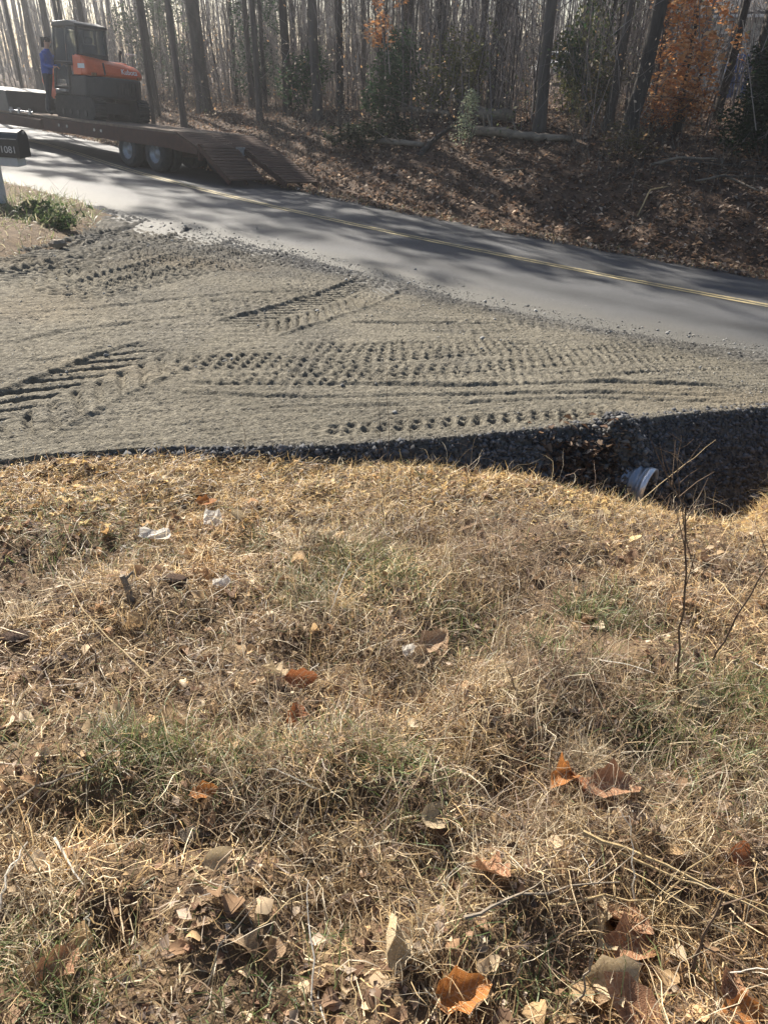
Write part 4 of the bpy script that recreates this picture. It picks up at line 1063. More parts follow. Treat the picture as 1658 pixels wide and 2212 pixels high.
h_ = obj('hair', hm, M['hair'], pe, smoothed=True, loc=(.072, 0, 0)); h_.scale = (1.0, .86, 1)

# ------------------------------------------------------------------ mailbox on the verge
bx, by, _ = pln(9, 462)
bz = float(verge_z(bx, by))
mbx = thing('mailbox', 'black mailbox with house number on a pale grey post beside the gravel driveway', 'mailbox', (bx, by, bz), (math.radians(0), math.radians(2.2), math.radians(-9)))
cz = .63 - bz
obj('post', MB().box((0, 0, .42), (.125, .125, 1.02)), M['postwood'], mbx, .008)
obj('shelf', MB().box((.12, 0, cz - .225), (.62, .2, .11)), M['postwood'], mbx, .008)
arch = [(-.125, -.165), (.125, -.165)] + [(.125 * math.cos(a), .05 + .115 * math.sin(a)) for a in np.linspace(0, math.pi, 12)]
bod = obj('box', MB().prism([(a, b) for a, b in arch], -.18, .46, 'x'), M['mailbox'], mbx, .006, loc=(.03, 0, cz))
obj('door', MB().prism([(a * 1.04, b * 1.03) for a, b in arch], .462, .474, 'x'), M['mailbox'], bod, .003)
obj('latch', MB().box((.485, 0, .13), (.03, .03, .03)), M['rim'], bod)
obj('edge_highlight', MB().box((.14, -.128, .06), (.62, .006, .012)), M['rim'], bod)  # pale strip paints the highlight along the box's upper edge
tc = bpy.data.curves.new('house_number', 'FONT'); tc.body = '1081'; tc.size = .12; tc.extrude = .002
to = bpy.data.objects.new('house_number', tc); COL.objects.link(to); bpy.context.view_layer.update()
nm = bpy.data.meshes.new_from_object(to); bpy.data.objects.remove(to)
no = obj('house_number', nm, M['numbers'], bod); no.matrix_local = Matrix.Translation((.19, -.127, -.11)) @ Matrix.Rotation(math.pi / 2, 4, 'X')

# ------------------------------------------------------------------ culvert pipe
cx, cyy, czz = at(1398, 1056, 4.42)
cu = thing('culvert_pipe', 'corrugated galvanised drain pipe jutting out of the dark gravel bank into the ditch', 'pipe', (cx, cyy, czz))
ax = Vector((.80, -.60, -.06)).normalized()
cu.rotation_euler = ax.to_track_quat('X', 'Z').to_euler()
R0 = .128; prof = []
for k in range(140):
    h = -1.5 + 1.5 * k / 139; prof.append((R0 + .006 * math.sin(h * 2 * math.pi / .055), h))
obj('barrel', MB().lathe(prof + [(R0 + .006, .0), (R0 - .004, .0)] + [(r - .011, h) for r, h in prof[::-1]], 36, 'x'), M['galv'], cu, smoothed=True)
obj('rim', MB().lathe([(R0 - .008, -.03), (R0 - .008, .012), (R0 + .014, .012), (R0 + .014, -.03), (R0 - .008, -.03)], 36, 'x'), M['rim_lit'], cu, smoothed=True)

# ------------------------------------------------------------------ house, car and tarp far behind the trees
hx, hy, _ = at(1490, 120, 42)
hz = .1
hs = thing('house', 'grey sided low house half hidden behind the bare trees', 'house', (hx, hy, hz), (0, 0, math.radians(-20)))
obj('wall', MB().box((4.2, 3.5, 1.55), (8.4, 7, 3.2)), M['siding'], hs)
for k in range(15):
    obj('siding_board', MB().box((4.2, -.012, .12 + .2 * k), (8.4, .03, .19), Matrix.Rotation(.08, 3, 'X')), M['siding'], hs)
obj('roof', MB().prism([(-.4, 3.12), (3.5, 4.5), (7.4, 3.12), (7.4, 3.28), (3.5, 4.68), (-.4, 3.28)], -.3, 8.7, 'x'), M['shingle'], hs)
obj('gutter', MB().box((4.2, -.45, 3.12), (9, .1, .12)), M['white'], hs)
for x in (1.6, 4.4, 6.9):
    f = obj('window', MB().box((x, -.06, 1.9), (1.05, .06, 1.25)), M['white'], hs)
    for a in (-1, 1):
        for b_ in (-1, 1):
            obj('pane', MB().box((x + a * .24, -.10, 1.9 + b_ * .29), (.43, .02, .52)), M['pane'], f)
tp = thing('tarp_bundle', 'upright bundle wrapped in blue tarp standing before the grey house', 'tarp', (at(1588, 175, 33)[0], 33, float(land(at(1588, 175, 33)[0], 33)) - .05))
obj('wrap', MB().prism([(-.36, 0), (.36, 0), (.40, .5), (.36, 1.25), (.24, 1.5), (-.2, 1.52), (-.37, 1.2), (-.4, .6)], -.35, .35, 'y'), M['bluetarp'], tp, .08)
obj('strap', MB().box((0, 0, .9), (.80, .74, .04)), M['black'], tp)
px_, py_, _ = at(1193, 205, 52)
ca = thing('parked_car', 'white car parked far off among the trees, seen end on', 'car', (px_, py_, float(land(px_, py_)) + .25), (0, 0, math.radians(8)))
side = [(-2.1, .3), (-2.1, .75), (-1.95, .9), (-1.3, .98), (-.8, 1.42), (.8, 1.45), (1.5, 1.0), (2.05, .85), (2.15, .55), (2.1, .3)]
obj('body', MB().prism([(a, b) for a, b in side], -.85, .85, 'x'), M['white'], ca, .08)
obj('rear_window', MB().add([(-.65, -1.32, 1.0), (.65, -1.32, 1.0), (.55, -.92, 1.36), (-.55, -.92, 1.36)], [(0, 1, 2, 3)]), M['pane'], ca)
for sx in (-1, 1):
    obj('side_window', MB().prism([(-1.2, 1.0), (-.75, 1.36), (.7, 1.38), (1.3, 1.0)], sx * .856 - .005, sx * .856 + .005, 'x'), M['pane'], ca)
    obj('tail_lamp', MB().box((sx * .7, -2.1, .78), (.22, .06, .14)), M['leaf_red'], ca)
    for yy in (-1.3, 1.35):
        w = obj('wheel', MB().lathe([(.2, -.1), (.31, -.1), (.33, 0), (.31, .1), (.2, .1)], 18, 'x'), M['rubber'], ca, smoothed=True, loc=(sx * .76, yy, .33))
        obj('rim', MB().lathe([(.2, sx * .09), (.1, sx * .06), (0, sx * .06)], 14, 'x'), M['rim'], w)

# ------------------------------------------------------------------ stones
def stones(name, P, size, col, label):
    n = len(P)
    base = np.array([(1, 0, 0), (-1, 0, 0), (0, 1, 0), (0, -1, 0), (0, 0, 1), (0, 0, -1)], float)
    f = np.array([(0, 2, 4), (2, 1, 4), (1, 3, 4), (3, 0, 4), (2, 0, 5), (1, 2, 5), (3, 1, 5), (0, 3, 5)])
    V = base[None] * rng.uniform(.55, 1.25, (n, 6, 1)) + rng.normal(0, .22, (n, 6, 3))
    a = rng.random(n) * 6.28; c, s = np.cos(a), np.sin(a)
    V = np.stack((V[..., 0] * c[:, None] - V[..., 1] * s[:, None], V[..., 0] * s[:, None] + V[..., 1] * c[:, None], V[..., 2] * .75), -1)
    V = V * size[:, None, None] + P[:, None]
    F = (np.arange(n)[:, None, None] * 6 + f[None]).reshape(-1, 3)
    o = stuff(obj(name, npmesh(name, V.reshape(-1, 3), F, np.repeat(col, 6, 0)), M['stone'])); tag(o, label, 'stones'); return o
n = 26000
x = rng.uniform(-2.0, 6, n); w = slope_w(x); ok = rng.random(n) < (w / .6 + .05) * smooth(-2, -.6, x) * (.6 + 2.2 * (fbm(x * 3, x * 0 + 2, 3) > -.06) * (x < .6) + (x >= .6))
x = x[ok]; v = rng.uniform(-1.15, .18, len(x)) * slope_w(x); y = edge_y(x) + v
P = np.stack((x, y, near_z(x, y) + .002), -1)
b = rng.uniform(.035, .16, len(x))[:, None]  # dark stones, lowered further: the backlit bank's shade goes into the tone
stones('ditch_gravel', P, rng.gamma(4, .0032, len(x)).clip(.005, .036), b * np.array((1, 1.0, 1.04)), 'dark crushed stones, tone deepened for shade, on the steep ditch bank below the driveway')
n = 6000
x = rng.uniform(-5.5, 5, n); y = edge_y(x) + rng.uniform(0, 9, n)
s_, n_ = road_sn(x, y); off = n_ - road_c(s_)
bd = np.interp(s_, [0, 2.3, 3.6, 5.0, 6.2, 7.7, 9.6, 12.2, 14.5, 17, 24, 60], [-2.75, -2.75, -3.1, -3.2, -3.1, -2.95, -2.9, -3.15, -4.2, -4.6, -5, -5])
ok = (off < bd + .9) & (rng.random(n) < .10 + 1.0 * np.exp(-np.abs(off - bd + .3) / .45) * (off < bd + .3)) & (in_verge(x, y) < .1)
x, y, off, bd = x[ok], y[ok], off[ok], bd[ok]
P = np.stack((x, y, plane(x, y) + np.where(off < bd, PAD + .015, .006)), -1)
b = rng.uniform(.12, .34, len(x))[:, None]
stones('loose_gravel', P, rng.gamma(3, .0035, len(x)).clip(.004, .024), b * np.array((1, .98, .94)), 'loose stones scattered along the driveway and the road edge')

n = 70000
x = rng.uniform(-4.6, 4.6, n); y = edge_y(x) + 7.5 * rng.random(n) ** 1.4
s_, n_ = road_sn(x, y); off = n_ - road_c(s_)
bd = np.interp(s_, [0, 2.3, 3.6, 5.0, 6.2, 7.7, 9.6, 12.2, 14.5, 17, 24, 60], [-2.75, -2.75, -3.1, -3.2, -3.1, -2.95, -2.9, -3.15, -4.2, -4.6, -5, -5])
den = .42 + 1.3 * fbm(x * 1.3, y * 2.6, 3) + .35 * smooth(-1.1, -.2, off - bd)
ok = (off < bd) & (rng.random(n) < den) & (in_verge(x, y) < .1) & (np.abs(x) < .62 * y + .6)
x, y = x[ok], y[ok]
# the stones settle on the pressed surface, not on the flat grade
P = np.stack((x, y, plane(x, y) + PAD + .010 + drive_disp(x, y)), -1)
b = (rng.gamma(6, .035, len(x)).clip(.06, .42))[:, None]
stones('driveway_gravel', P, rng.gamma(4, .0011, len(x)).clip(.002, .012) * (.7 + .06 * y), b * np.array((1, .95, .84)), 'fine crushed stones lying loose over the gravel driveway')
n = 260
x = cx - .10 + rng.normal(0, .17, n); y = cyy - .02 + rng.normal(0, .10, n)
P = np.stack((x, y, near_z(x, y) + rng.uniform(0, .05, n)), -1)
b = rng.uniform(.05, .2, n)[:, None]
stones('outlet_stones', P, rng.uniform(.012, .04, n), b * np.array((1, .95, .88)), 'rough stones and earth piled round the mouth of the drain pipe')
# ------------------------------------------------------------------ lawn growth
def blades(P, az, el, length, width, col, droop, segs=3, tipcol=1.15, zf=None, kink=.22):
    n = len(P); V = np.zeros((n, 2 * segs + 1, 3)); p = P.copy()
    w = np.stack((-np.sin(az), np.cos(az), np.zeros(n)), -1)
    twist = rng.normal(0, .5, n)[:, None]; w = w + np.array((0, 0, 1.)) * twist; w /= np.linalg.norm(w, axis=1)[:, None]
    e = el.copy(); a = az.copy(); kk = kink
    for k in range(segs):
        ww = width * (1 - .55 * k / segs)
        V[:, 2 * k] = p - w * ww[:, None] * .5; V[:, 2 * k + 1] = p + w * ww[:, None] * .5
        d = np.stack((np.cos(a) * np.cos(e), np.sin(a) * np.cos(e), np.sin(e)), -1)
        p = p + d * (length / segs)[:, None]
        e = e - droop + rng.normal(0, kk, n); a = a + rng.normal(0, kk * 1.4, n)
    V[:, 2 * segs] = p
    b = np.arange(n)[:, None] * (2 * segs + 1); F = []
    for k in range(segs - 1):
        F += [b + np.array([2 * k, 2 * k + 1, 2 * k + 3]), b + np.array([2 * k, 2 * k + 3, 2 * k + 2])]
    F.append(b + np.array([2 * segs - 2, 2 * segs - 1, 2 * segs]))
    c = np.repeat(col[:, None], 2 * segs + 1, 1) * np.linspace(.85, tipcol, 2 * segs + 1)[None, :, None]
    V = V.reshape(-1, 3)
    g = np.repeat((zf or near_z)(P[:, 0], P[:, 1]), 2 * segs + 1) + .001
    V[:, 2] = np.maximum(V[:, 2], g - .02)
    return V, np.concatenate(F), c.reshape(-1, 3)
def lawn_points(n, y0=.25, extra=1.0):
    y = y0 + (5.2 - y0) * rng.random(int(n * 1.9)) ** .62
    x = rng.uniform(-1, 1, len(y)) * (.60 * y + .9) * extra
    v = y - edge_y(x); D = drop(x)
    ok = v < -slope_w(x) * 1.02
    x, y = x[ok][:n], y[ok][:n]
    return x, y
GREENS = [(120, 1150, .35), (30, 1140, .35), (640, 1265, .16), (560, 1175, .12), (1010, 1385, .2), (330, 1610, .17), (470, 1640, .13), (250, 1660, .12), (880, 1660, .14), (640, 2110, .10), (720, 2060, .06),
          (1015, 2060, .06), (20, 2110, .10), (1180, 2160, .07), (20, 1600, .12), (1230, 1400, .18), (1500, 1650, .2), (800, 1230, .25), (1300, 1330, .2), (1560, 1480, .2), (150, 2180, .06), (1330, 2140, .05), (680, 1590, .12)]
GP = [(hit(px, py)[:2], r) for px, py, r in GREENS]
def greenness(x, y):
    g = np.zeros(x.shape)
    for (gx, gy), r in GP: g = np.maximum(g, np.exp(-(((x - gx) ** 2 + (y - gy) ** 2) / r ** 2) ** 1.5))
    return g
def golden(x, y):      # fresh straw beside the gravel and along the swale
    v = y - edge_y(x)
    g = smooth(-1.3, -.35, v) * .75
    sw = np.exp(-((y - (edge_y(x) - slope_w(x) - .45)) / .55) ** 2) * smooth(.3, 1.3, x)
    return np.clip(np.maximum(g, sw), 0, 1)
TAN = np.array([(.58, .43, .24), (.50, .36, .19), (.68, .55, .34), (.40, .28, .16), (.31, .21, .125), (.74, .64, .46), (.17, .11, .07), (.11, .075, .05)])
GOLD = np.array([(.72, .52, .23), (.62, .43, .18), (.80, .62, .33), (.50, .31, .14)])
GRN = np.array([(.12, .17, .05), (.18, .22, .08), (.085, .12, .045), (.24, .26, .12)])
def pick(x, y, gk=1.0):
    n = len(x); r = rng.random(n); c = TAN[rng.integers(0, 8, n)] * rng.uniform(.65, 1.25, n)[:, None] * np.array((1.10, 1.06, .96))
    tone = fbm(x * 1.6 + 4, y * 1.6, 3)[:, None]
    c = c * (1 + 2.3 * tone).clip(.4, 1.6) * np.where(fbm(x * 3 + 2, y * 3 + 8, 3) > .06, .72, 1.0)[:, None]  # browner clumps, plus the shadow between clumps put into the blade colour
    rd = fbm(x * 1.1 + 21, y * 1.1 + 3, 3)[:, None]; c = np.where(rd > .05, c * np.array((1.0, .90, .82)), c)
    gd = golden(x, y); k = r < gd * .8
    c[k] = (GOLD[rng.integers(0, 4, n)] * rng.uniform(.8, 1.2, n)[:, None])[k]
    g = greenness(x, y) * .38 * gk + .03; k = rng.random(n) < g
    c[k] = (GRN[rng.integers(0, 4, n)] * rng.uniform(.8, 1.3, n)[:, None])[k]
    return c
parts = []
# matted straw lying over the soil
n = 105000
x, y = lawn_points(n); n = len(x)
thin = fbm(x * 1.3 + 7, y * 1.3, 3); ok = rng.random(n) < .62 + 2.2 * thin + .45 * golden(x, y)
x, y = x[ok], y[ok]; n = len(x)
P = np.stack((x, y, near_z(x, y) + rng.uniform(-.002, .022, n)), -1)
flow = fbm(x * .8, y * .8, 2) * 14
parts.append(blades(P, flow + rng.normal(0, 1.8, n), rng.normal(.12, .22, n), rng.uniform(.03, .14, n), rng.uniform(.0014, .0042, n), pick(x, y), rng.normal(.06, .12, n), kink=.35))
# half raised dry grass
n = 70000
x, y = lawn_points(n); n = len(x)
cl = fbm(x * 4, y * 4, 3) + .5 * fbm(x * 1.1, y * 1.1 + 5, 2) - .35 * golden(x, y); ok = rng.random(n) < .42 + 2.0 * cl
x, y = x[ok], y[ok]; n = len(x)
P = np.stack((x, y, near_z(x, y) - .003), -1)
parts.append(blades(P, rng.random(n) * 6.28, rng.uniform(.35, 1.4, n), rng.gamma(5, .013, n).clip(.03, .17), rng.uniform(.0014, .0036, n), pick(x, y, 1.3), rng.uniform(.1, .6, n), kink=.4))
# tussocks of tall dry grass
PXT = [(rng.uniform(0, 1658), 1120 + 1080 * rng.random() ** .9) for _ in range(60)] + [(rng.uniform(950, 1658), rng.uniform(1280, 1750)) for _ in range(35)] + [(rng.uniform(150, 950), rng.uniform(1560, 1660)) for _ in range(22)] + [(rng.uniform(600, 1000), rng.uniform(1120, 1330)) for _ in range(18)]
for tx_, ty_ in PXT:
    gx, gy, _ = hit(tx_, ty_)
    if gy > edge_y(gx) - slope_w(gx) - .25: continue
    n = int(rng.integers(45, 130)); rr = rng.uniform(.02, .075)
    x = gx + rng.normal(0, rr, n); y = gy + rng.normal(0, rr, n)
    base = TAN[rng.integers(0, 8)] * .6 + TAN[rng.integers(0, 8)] * .4
    c = base * rng.uniform(.55, 1.35, n)[:, None]
    gk = rng.random(n) < greenness(np.array([gx]), np.array([gy]))[0] * .6; c[gk] = GRN[rng.integers(0, 4, gk.sum())]
    P = np.stack((x, y, near_z(x, y) - .004), -1)
    parts.append(blades(P, rng.random(n) * 6.28, rng.uniform(.4, 1.4, n), rng.uniform(.05, .17, n), rng.uniform(.0015, .0036, n), c, rng.uniform(.1, .5, n), segs=4, kink=.35))
# looser, taller dead weeds towards the centre and right
for _ in range(130):
    gx, gy, _z = hit(rng.uniform(520, 1658), rng.uniform(1120, 1820))
    if gy > edge_y(gx) - slope_w(gx) - .35: continue
    n = int(rng.integers(14, 40)); rr = rng.uniform(.02, .09)
    x = gx + rng.normal(0, rr, n); y = gy + rng.normal(0, rr, n)
    c = np.array([(.30, .21, .14), (.20, .14, .10), (.46, .36, .25), (.62, .53, .38)])[rng.integers(0, 4, n)] * rng.uniform(.6, 1.2, n)[:, None]
    P = np.stack((x, y, near_z(x, y) - .004), -1)
    parts.append(blades(P, rng.random(n) * 6.28, rng.uniform(.5, 1.5, n), rng.uniform(.09, .27, n), rng.uniform(.0013, .0030, n), c, rng.uniform(.05, .35, n), segs=5, kink=.3))
# long wispy stems arching over the mat
n = 8000
x, y = lawn_points(n); ok = rng.random(len(x)) < .5 + 1.6 * fbm(x * 1.4 + 3, y * 1.4, 3) - .35 * golden(x, y) + .25 * smooth(-.2, .6, x); x, y = x[ok], y[ok]; n = len(x)
P = np.stack((x, y, near_z(x, y) - .003), -1)
c = np.concatenate((TAN, [(.78, .68, .52), (.70, .60, .44), (.36, .26, .20)]))[rng.integers(0, 11, n)] * rng.uniform(.8, 1.1, n)[:, None]
v_, f_, c_ = blades(P, rng.random(n) * 6.28, rng.uniform(.25, 1.35, n), rng.uniform(.12, .34, n), rng.uniform(.0014, .0030, n), c, rng.uniform(.12, .42, n), segs=5, kink=.3)
parts.append((v_, f_, c_))
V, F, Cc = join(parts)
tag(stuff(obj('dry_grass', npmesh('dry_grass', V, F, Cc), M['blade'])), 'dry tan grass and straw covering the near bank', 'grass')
# green tufts
n = 6000
x, y = lawn_points(n); n = len(x); g = greenness(x, y); ok = rng.random(n) < g * 1.2
x, y = x[ok], y[ok]; n = len(x)
P = np.stack((x, y, near_z(x, y) - .003), -1)
V, F, Cc = blades(P, rng.random(n) * 6.28, rng.uniform(.5, 1.45, n), rng.uniform(.04, .13, n), rng.uniform(.002, .0042, n), GRN[rng.integers(0, 4, n)] * rng.uniform(.8, 1.4, n)[:, None], rng.uniform(.1, .45, n))
tag(stuff(obj('green_grass', npmesh('green_grass', V, F, Cc), M['blade'])), 'fresh green grass sprouting through the dry bank', 'grass')
# crumbs of leaf and bark between the grass
n = 56000
x, y = lawn_points(n); ok = rng.random(len(x)) < .45 + 1.8 * fbm(x * 1.2 + 9, y * 1.2, 3) + .5 * golden(x, y); x, y = x[ok], y[ok]; n = len(x)
P = np.stack((x, y, near_z(x, y) + rng.uniform(0, .014, n)), -1)
c = PAL[rng.integers(0, 7, n)] * rng.uniform(.7, 1.5, n)[:, None]
k = rng.random(n) < golden(x, y) * .75; c[k] = (GOLD[rng.integers(0, 4, n)] * rng.uniform(.8, 1.1, n)[:, None])[k]
V1, F1, C1 = leaf_quads(P, rng.gamma(2.6, .0062, n).clip(.006, .045), c, .6)
tag(stuff(obj('leaf_crumbs', npmesh('leaf_crumbs', V1, F1, C1), M['leafc'])), 'broken bits of dry leaf and bark between the grass', 'leaf litter')
# broken leaf pieces, curled
n = 9500
x, y = lawn_points(n); ok = rng.random(len(x)) < .35 + 2.2 * fbm(x * 1.5 + 2, y * 1.5 + 6, 3) + .45 * golden(x, y); x, y = x[ok], y[ok]; n = len(x)
P = np.stack((x, y, near_z(x, y) + rng.uniform(.002, .028, n)), -1)
LP = np.array([(.48, .34, .20), (.60, .46, .30), (.38, .24, .14), (.70, .58, .42), (.30, .19, .11), (.54, .37, .2), (.22, .14, .09)])
c = LP[rng.integers(0, 7, n)] * rng.uniform(.75, 1.25, n)[:, None]
gd = golden(x, y); k = rng.random(n) < gd * .8; c[k] = (GOLD[rng.integers(0, 4, n)] * rng.uniform(.7, 1.1, n)[:, None])[k]
def curled(P, size, col):
    n = len(P); a = rng.random(n) * 6.28; ti = rng.normal(0, .7, n)
    u = np.stack((np.cos(a) * np.cos(ti), np.sin(a) * np.cos(ti), np.sin(ti)), -1); w = np.stack((-np.sin(a), np.cos(a), rng.normal(0, .35, n)), -1); w /= np.linalg.norm(w, axis=1)[:, None]
    nn_ = np.cross(u, w); cu = rng.uniform(.1, .9, n)[:, None]; s = size[:, None]; V = []
    for i in range(4):
        t = i / 3 - .5; wd = s * (.42 if i in (1, 2) else .16) * rng.uniform(.6, 1.3, n)[:, None]
        b = P + u * s * t + nn_ * s * cu * (.25 - t * t)
        V += [b - w * wd + nn_ * wd * cu * .8, b, b + w * wd * rng.uniform(.6, 1.2, n)[:, None] + nn_ * wd * cu]
    V = np.stack(V, 1).reshape(-1, 3); o = np.arange(n)[:, None] * 12; F = []
    for i in range(3):
        for j in range(2): F.append(o + np.array([i * 3 + j, i * 3 + j + 1, i * 3 + j + 4, i * 3 + j + 3]))
    return V, np.concatenate(F), np.repeat(col, 12, 0)
V, F, Cc = curled(P, rng.gamma(3.2, .009, n).clip(.012, .07) * (1 - .4 * gd), c)
tag(stuff(obj('leaf_pieces', npmesh('leaf_pieces', V, F, Cc), M['leafc'])), 'curled pieces of dry brown leaves strewn through the grass', 'leaf litter')
# verge weeds and roadside grass
n = 5200
x = rng.uniform(-7, -3.5, n); y = rng.uniform(8, 14, n); iv = in_verge(x, y); c0 = np.exp(-(((x + 4.55) / .8) ** 2 + ((y - 11.2) / 1.3) ** 2))
ok = (iv > -.05) & (rng.random(n) < .35 + c0); x, y, c0 = x[ok], y[ok], c0[ok]; n = len(x)
P = np.stack((x, y, verge_z(x, y) - .01), -1)
grn = rng.random(n) < .25 + .7 * c0
c = np.where(grn[:, None], GRN[rng.integers(0, 4, n)] * 1.15, np.array([(.55, .5, .33), (.45, .40, .26), (.35, .28, .17)])[rng.integers(0, 3, n)])
V, F, Cc = blades(P, rng.random(n) * 6.28, rng.uniform(.4, 1.4, n), rng.uniform(.07, .2, n) + .22 * c0 * grn * rng.random(n), rng.uniform(.006, .013, n), c, rng.uniform(.1, .5, n), zf=verge_z)
tag(stuff(obj('verge_grass', npmesh('verge_grass', V, F, Cc), M['blade'])), 'patch of green weeds and pale grass round the mailbox post', 'grass')
n = 5200
s = rng.uniform(-4, 26, n); e = rng.normal(.12, .16, n); x, y = sn_xy(s, road_c(s) + FAR_HALF + e)
P = np.stack((x, y, land(x, y) - .01), -1)
c = np.where((rng.random(n) < .4)[:, None], GRN[rng.integers(0, 4, n)], TAN[rng.integers(0, 8, n)])
V, F, Cc = blades(P, rng.random(n) * 6.28, rng.uniform(.3, 1.4, n), rng.uniform(.06, .2, n), rng.uniform(.006, .012, n), c, rng.uniform(.1, .5, n), zf=land)
tag(stuff(obj('roadside_grass', npmesh('roadside_grass', V, F, Cc), M['blade'])), 'low grass along the far edge of the road', 'grass')
x, y, z = hit(128, 540)
tag(obj('pale_stone', MB().add(*(lambda m: (m.v, m.f))(MB().lathe([(0, -.05), (.08, -.03), (.09, .02), (.05, .06), (0, .07)], 7, 'z'))), M['deadwood'], loc=(x, y, plane(x, y) + .10)), 'small pale stone at the corner of the verge beside the driveway', 'stone').scale = (1.2, .8, .8)

shrub('weed_clump', 'dark green weed clump on the verge right of the mailbox post', 'weeds', (-4.2, 10.4, float(verge_z(-4.2, 10.4)) - .02), [(0, 0, .12, .30, .34, .17, 1), (-.35, .3, .10, .28, .3, .14, .8), (.15, -.3, .08, .22, .22, .11, .6), (.25, .4, .10, .26, .3, .13, .6)], 1700, .032, [(.06, .095, .032), (.085, .12, .045), (.04, .065, .028), (.14, .15, .08)], 21, .006, stems=6, vert=1.3)
# ------------------------------------------------------------------ single leaves
def leaf_mesh(seed, lobed):
    R = random.Random(seed); n = 7; V = []; F = []
    c1 = R.uniform(-2.2, 2.8); c2 = R.uniform(1.2, 5.0); tw = R.uniform(-1.2, 1.2)
    for i in range(n):
        t = i / (n - 1); x = t - .5
        w = math.sin(math.pi * min(1, t * 1.02 + .02)) ** .7 * .30
        if lobed: w *= (1.15 if i % 2 else .80)
        w = max(w, .015)
        for j in (-1, -.5, 0, .5, 1):
            yy = j * w * R.uniform(.85, 1.15)
            xx = x + (abs(j) * .07 * (1 if lobed else .3))
            z = c1 * (x * x - .25) * .35 + c2 * yy * yy * .9 + tw * x * yy + R.uniform(-.02, .02) + .03 * (1 - abs(j))
            V.append((xx, yy, z))
    for i in range(n - 1):
        for j in range(4):
            a = i * 5 + j; F.append((a, a + 1, a + 6, a + 5))
    zmin = min(v[2] for v in V)
    V = [(a, b, c - zmin) for a, b, c in V]
    me = bpy.data.meshes.new('leaf'); me.from_pydata(V, [], F); me.update()
    me.polygons.foreach_set('use_smooth', [True] * len(F))
    return me
MARKS = [(340, 1170, 'the flat white scrap'), (460, 1132, 'the upright white scrap'), (285, 1290, 'the broken grey stub'), (38, 1385, 'the dark earth lump'), (640, 1500, 'the upright russet leaf'), (930, 1415, 'the middle leaf cluster'), (1470, 1400, 'the tall bare weed'),
         (1590, 1340, 'the leaning weed'), (1280, 1715, 'the large open brown leaf'), (440, 1732, 'the small orange leaf'), (1320, 2080, 'the lower right leaf heap'), (985, 2165, 'the bright orange leaf'), (835, 2060, 'the tan leaf standing on edge'), (160, 1890, 'the white snapped straw'),
         (1450, 1930, 'the long thick straw'), (130, 2100, 'the pink brown corner leaf'), (1080, 1980, 'the lower grey twig'), (1250, 1060, 'the leaf heap by the pipe'), (820, 1080, 'the thin rim stems'), (150, 1060, 'the left gravel edge'), (1570, 1190, 'the straw by the ditch'), (120, 1700, 'the grey hollow twig'),
         (1100, 1280, 'the pale tangled grass'), (760, 1260, 'the brown tangled weeds'), (430, 2050, 'the bare crumbly patch'), (1580, 2150, 'the brown oval leaf'), (800, 1660, 'the green grass blades'), (1500, 1660, 'the right edge tangle')]
def beside(px, py):
    mx_, my_, t = min(MARKS, key=lambda m: (m[0] - px) ** 2 + (m[1] - py) ** 2)
    dx, dy = px - mx_, py - my_
    if math.hypot(dx, dy) < 35: return 'close by ' + t
    d = ('right of ' if dx > 0 else 'left of ') if abs(dx) > abs(dy) else ('in front of ' if dy > 0 else 'beyond ')
    return ('' if math.hypot(dx, dy) < 130 else 'well ' if d in ('right of ', 'left of ') else 'some way ') + d + t
LEAF = [leaf_mesh(60 + k, k % 3 != 2) for k in range(10)]
def leaf(label, px, py, size, m=None, k=0, tilt=(0, 0), yaw=None, name='leaf', group=None, lift=.012, pos=None):
    x, y, z = pos if pos else hit(px, py)
    me = LEAF[k % 10]
    if m: me = me.copy(); me.materials.clear(); me.materials.append(M[m])
    elif not me.materials: me.materials.append(M['leafr'])
    o = bpy.data.objects.new(name, me); COL.objects.link(o)
    o.location = (x, y, z + lift); o.scale = (size, size, size)
    o.rotation_euler = (tilt[0], tilt[1], random.random() * 6.28 if yaw is None else yaw)
    return tag(o, label, 'leaf', group)
leaf('bright orange curled leaf at the bottom edge of the picture', 990, 2168, .125, 'leaf_orange', 0, (.3, -.2), .2, 'curled_leaf', lift=.025)
leaf('small bright orange leaf in the dark hollow below the green grass', 440, 1732, .075, 'leaf_orange', 3, (.4, .1), .4, 'curled_leaf', lift=.03)
leaf('russet leaf standing upright in the tall dry grass', 648, 1492, .11, 'leaf_red', 1, (1.0, .2), .3, 'upright_leaf', lift=.06)
leaf('pale tan leaf leaning beside the upright russet leaf', 598, 1478, .10, 'leaf_pale', 4, (.6, 0), 2.6, 'upright_leaf', lift=.05)
leaf('dark russet leaf low beneath the upright russet leaf', 632, 1560, .09, 'leaf_red', 6, (.7, 0), 1.2, 'upright_leaf', lift=.03)
leaf('large brown leaf lying open right of the salmon leaf', 1312, 1722, .16, 'leaf_brown', 0, (.15, .1), .15, 'broad_leaf', lift=.03)
leaf('salmon tinted curled leaf left of the large open brown leaf', 1205, 1708, .11, 'leaf_orange', 7, (.25, .2), .8, 'curled_leaf', lift=.035)
leaf('dark brown leaf between salmon leaf and large open leaf', 1252, 1718, .12, 'leaf_red', 3, (.5, .1), 2.0, 'curled_leaf', lift=.03)
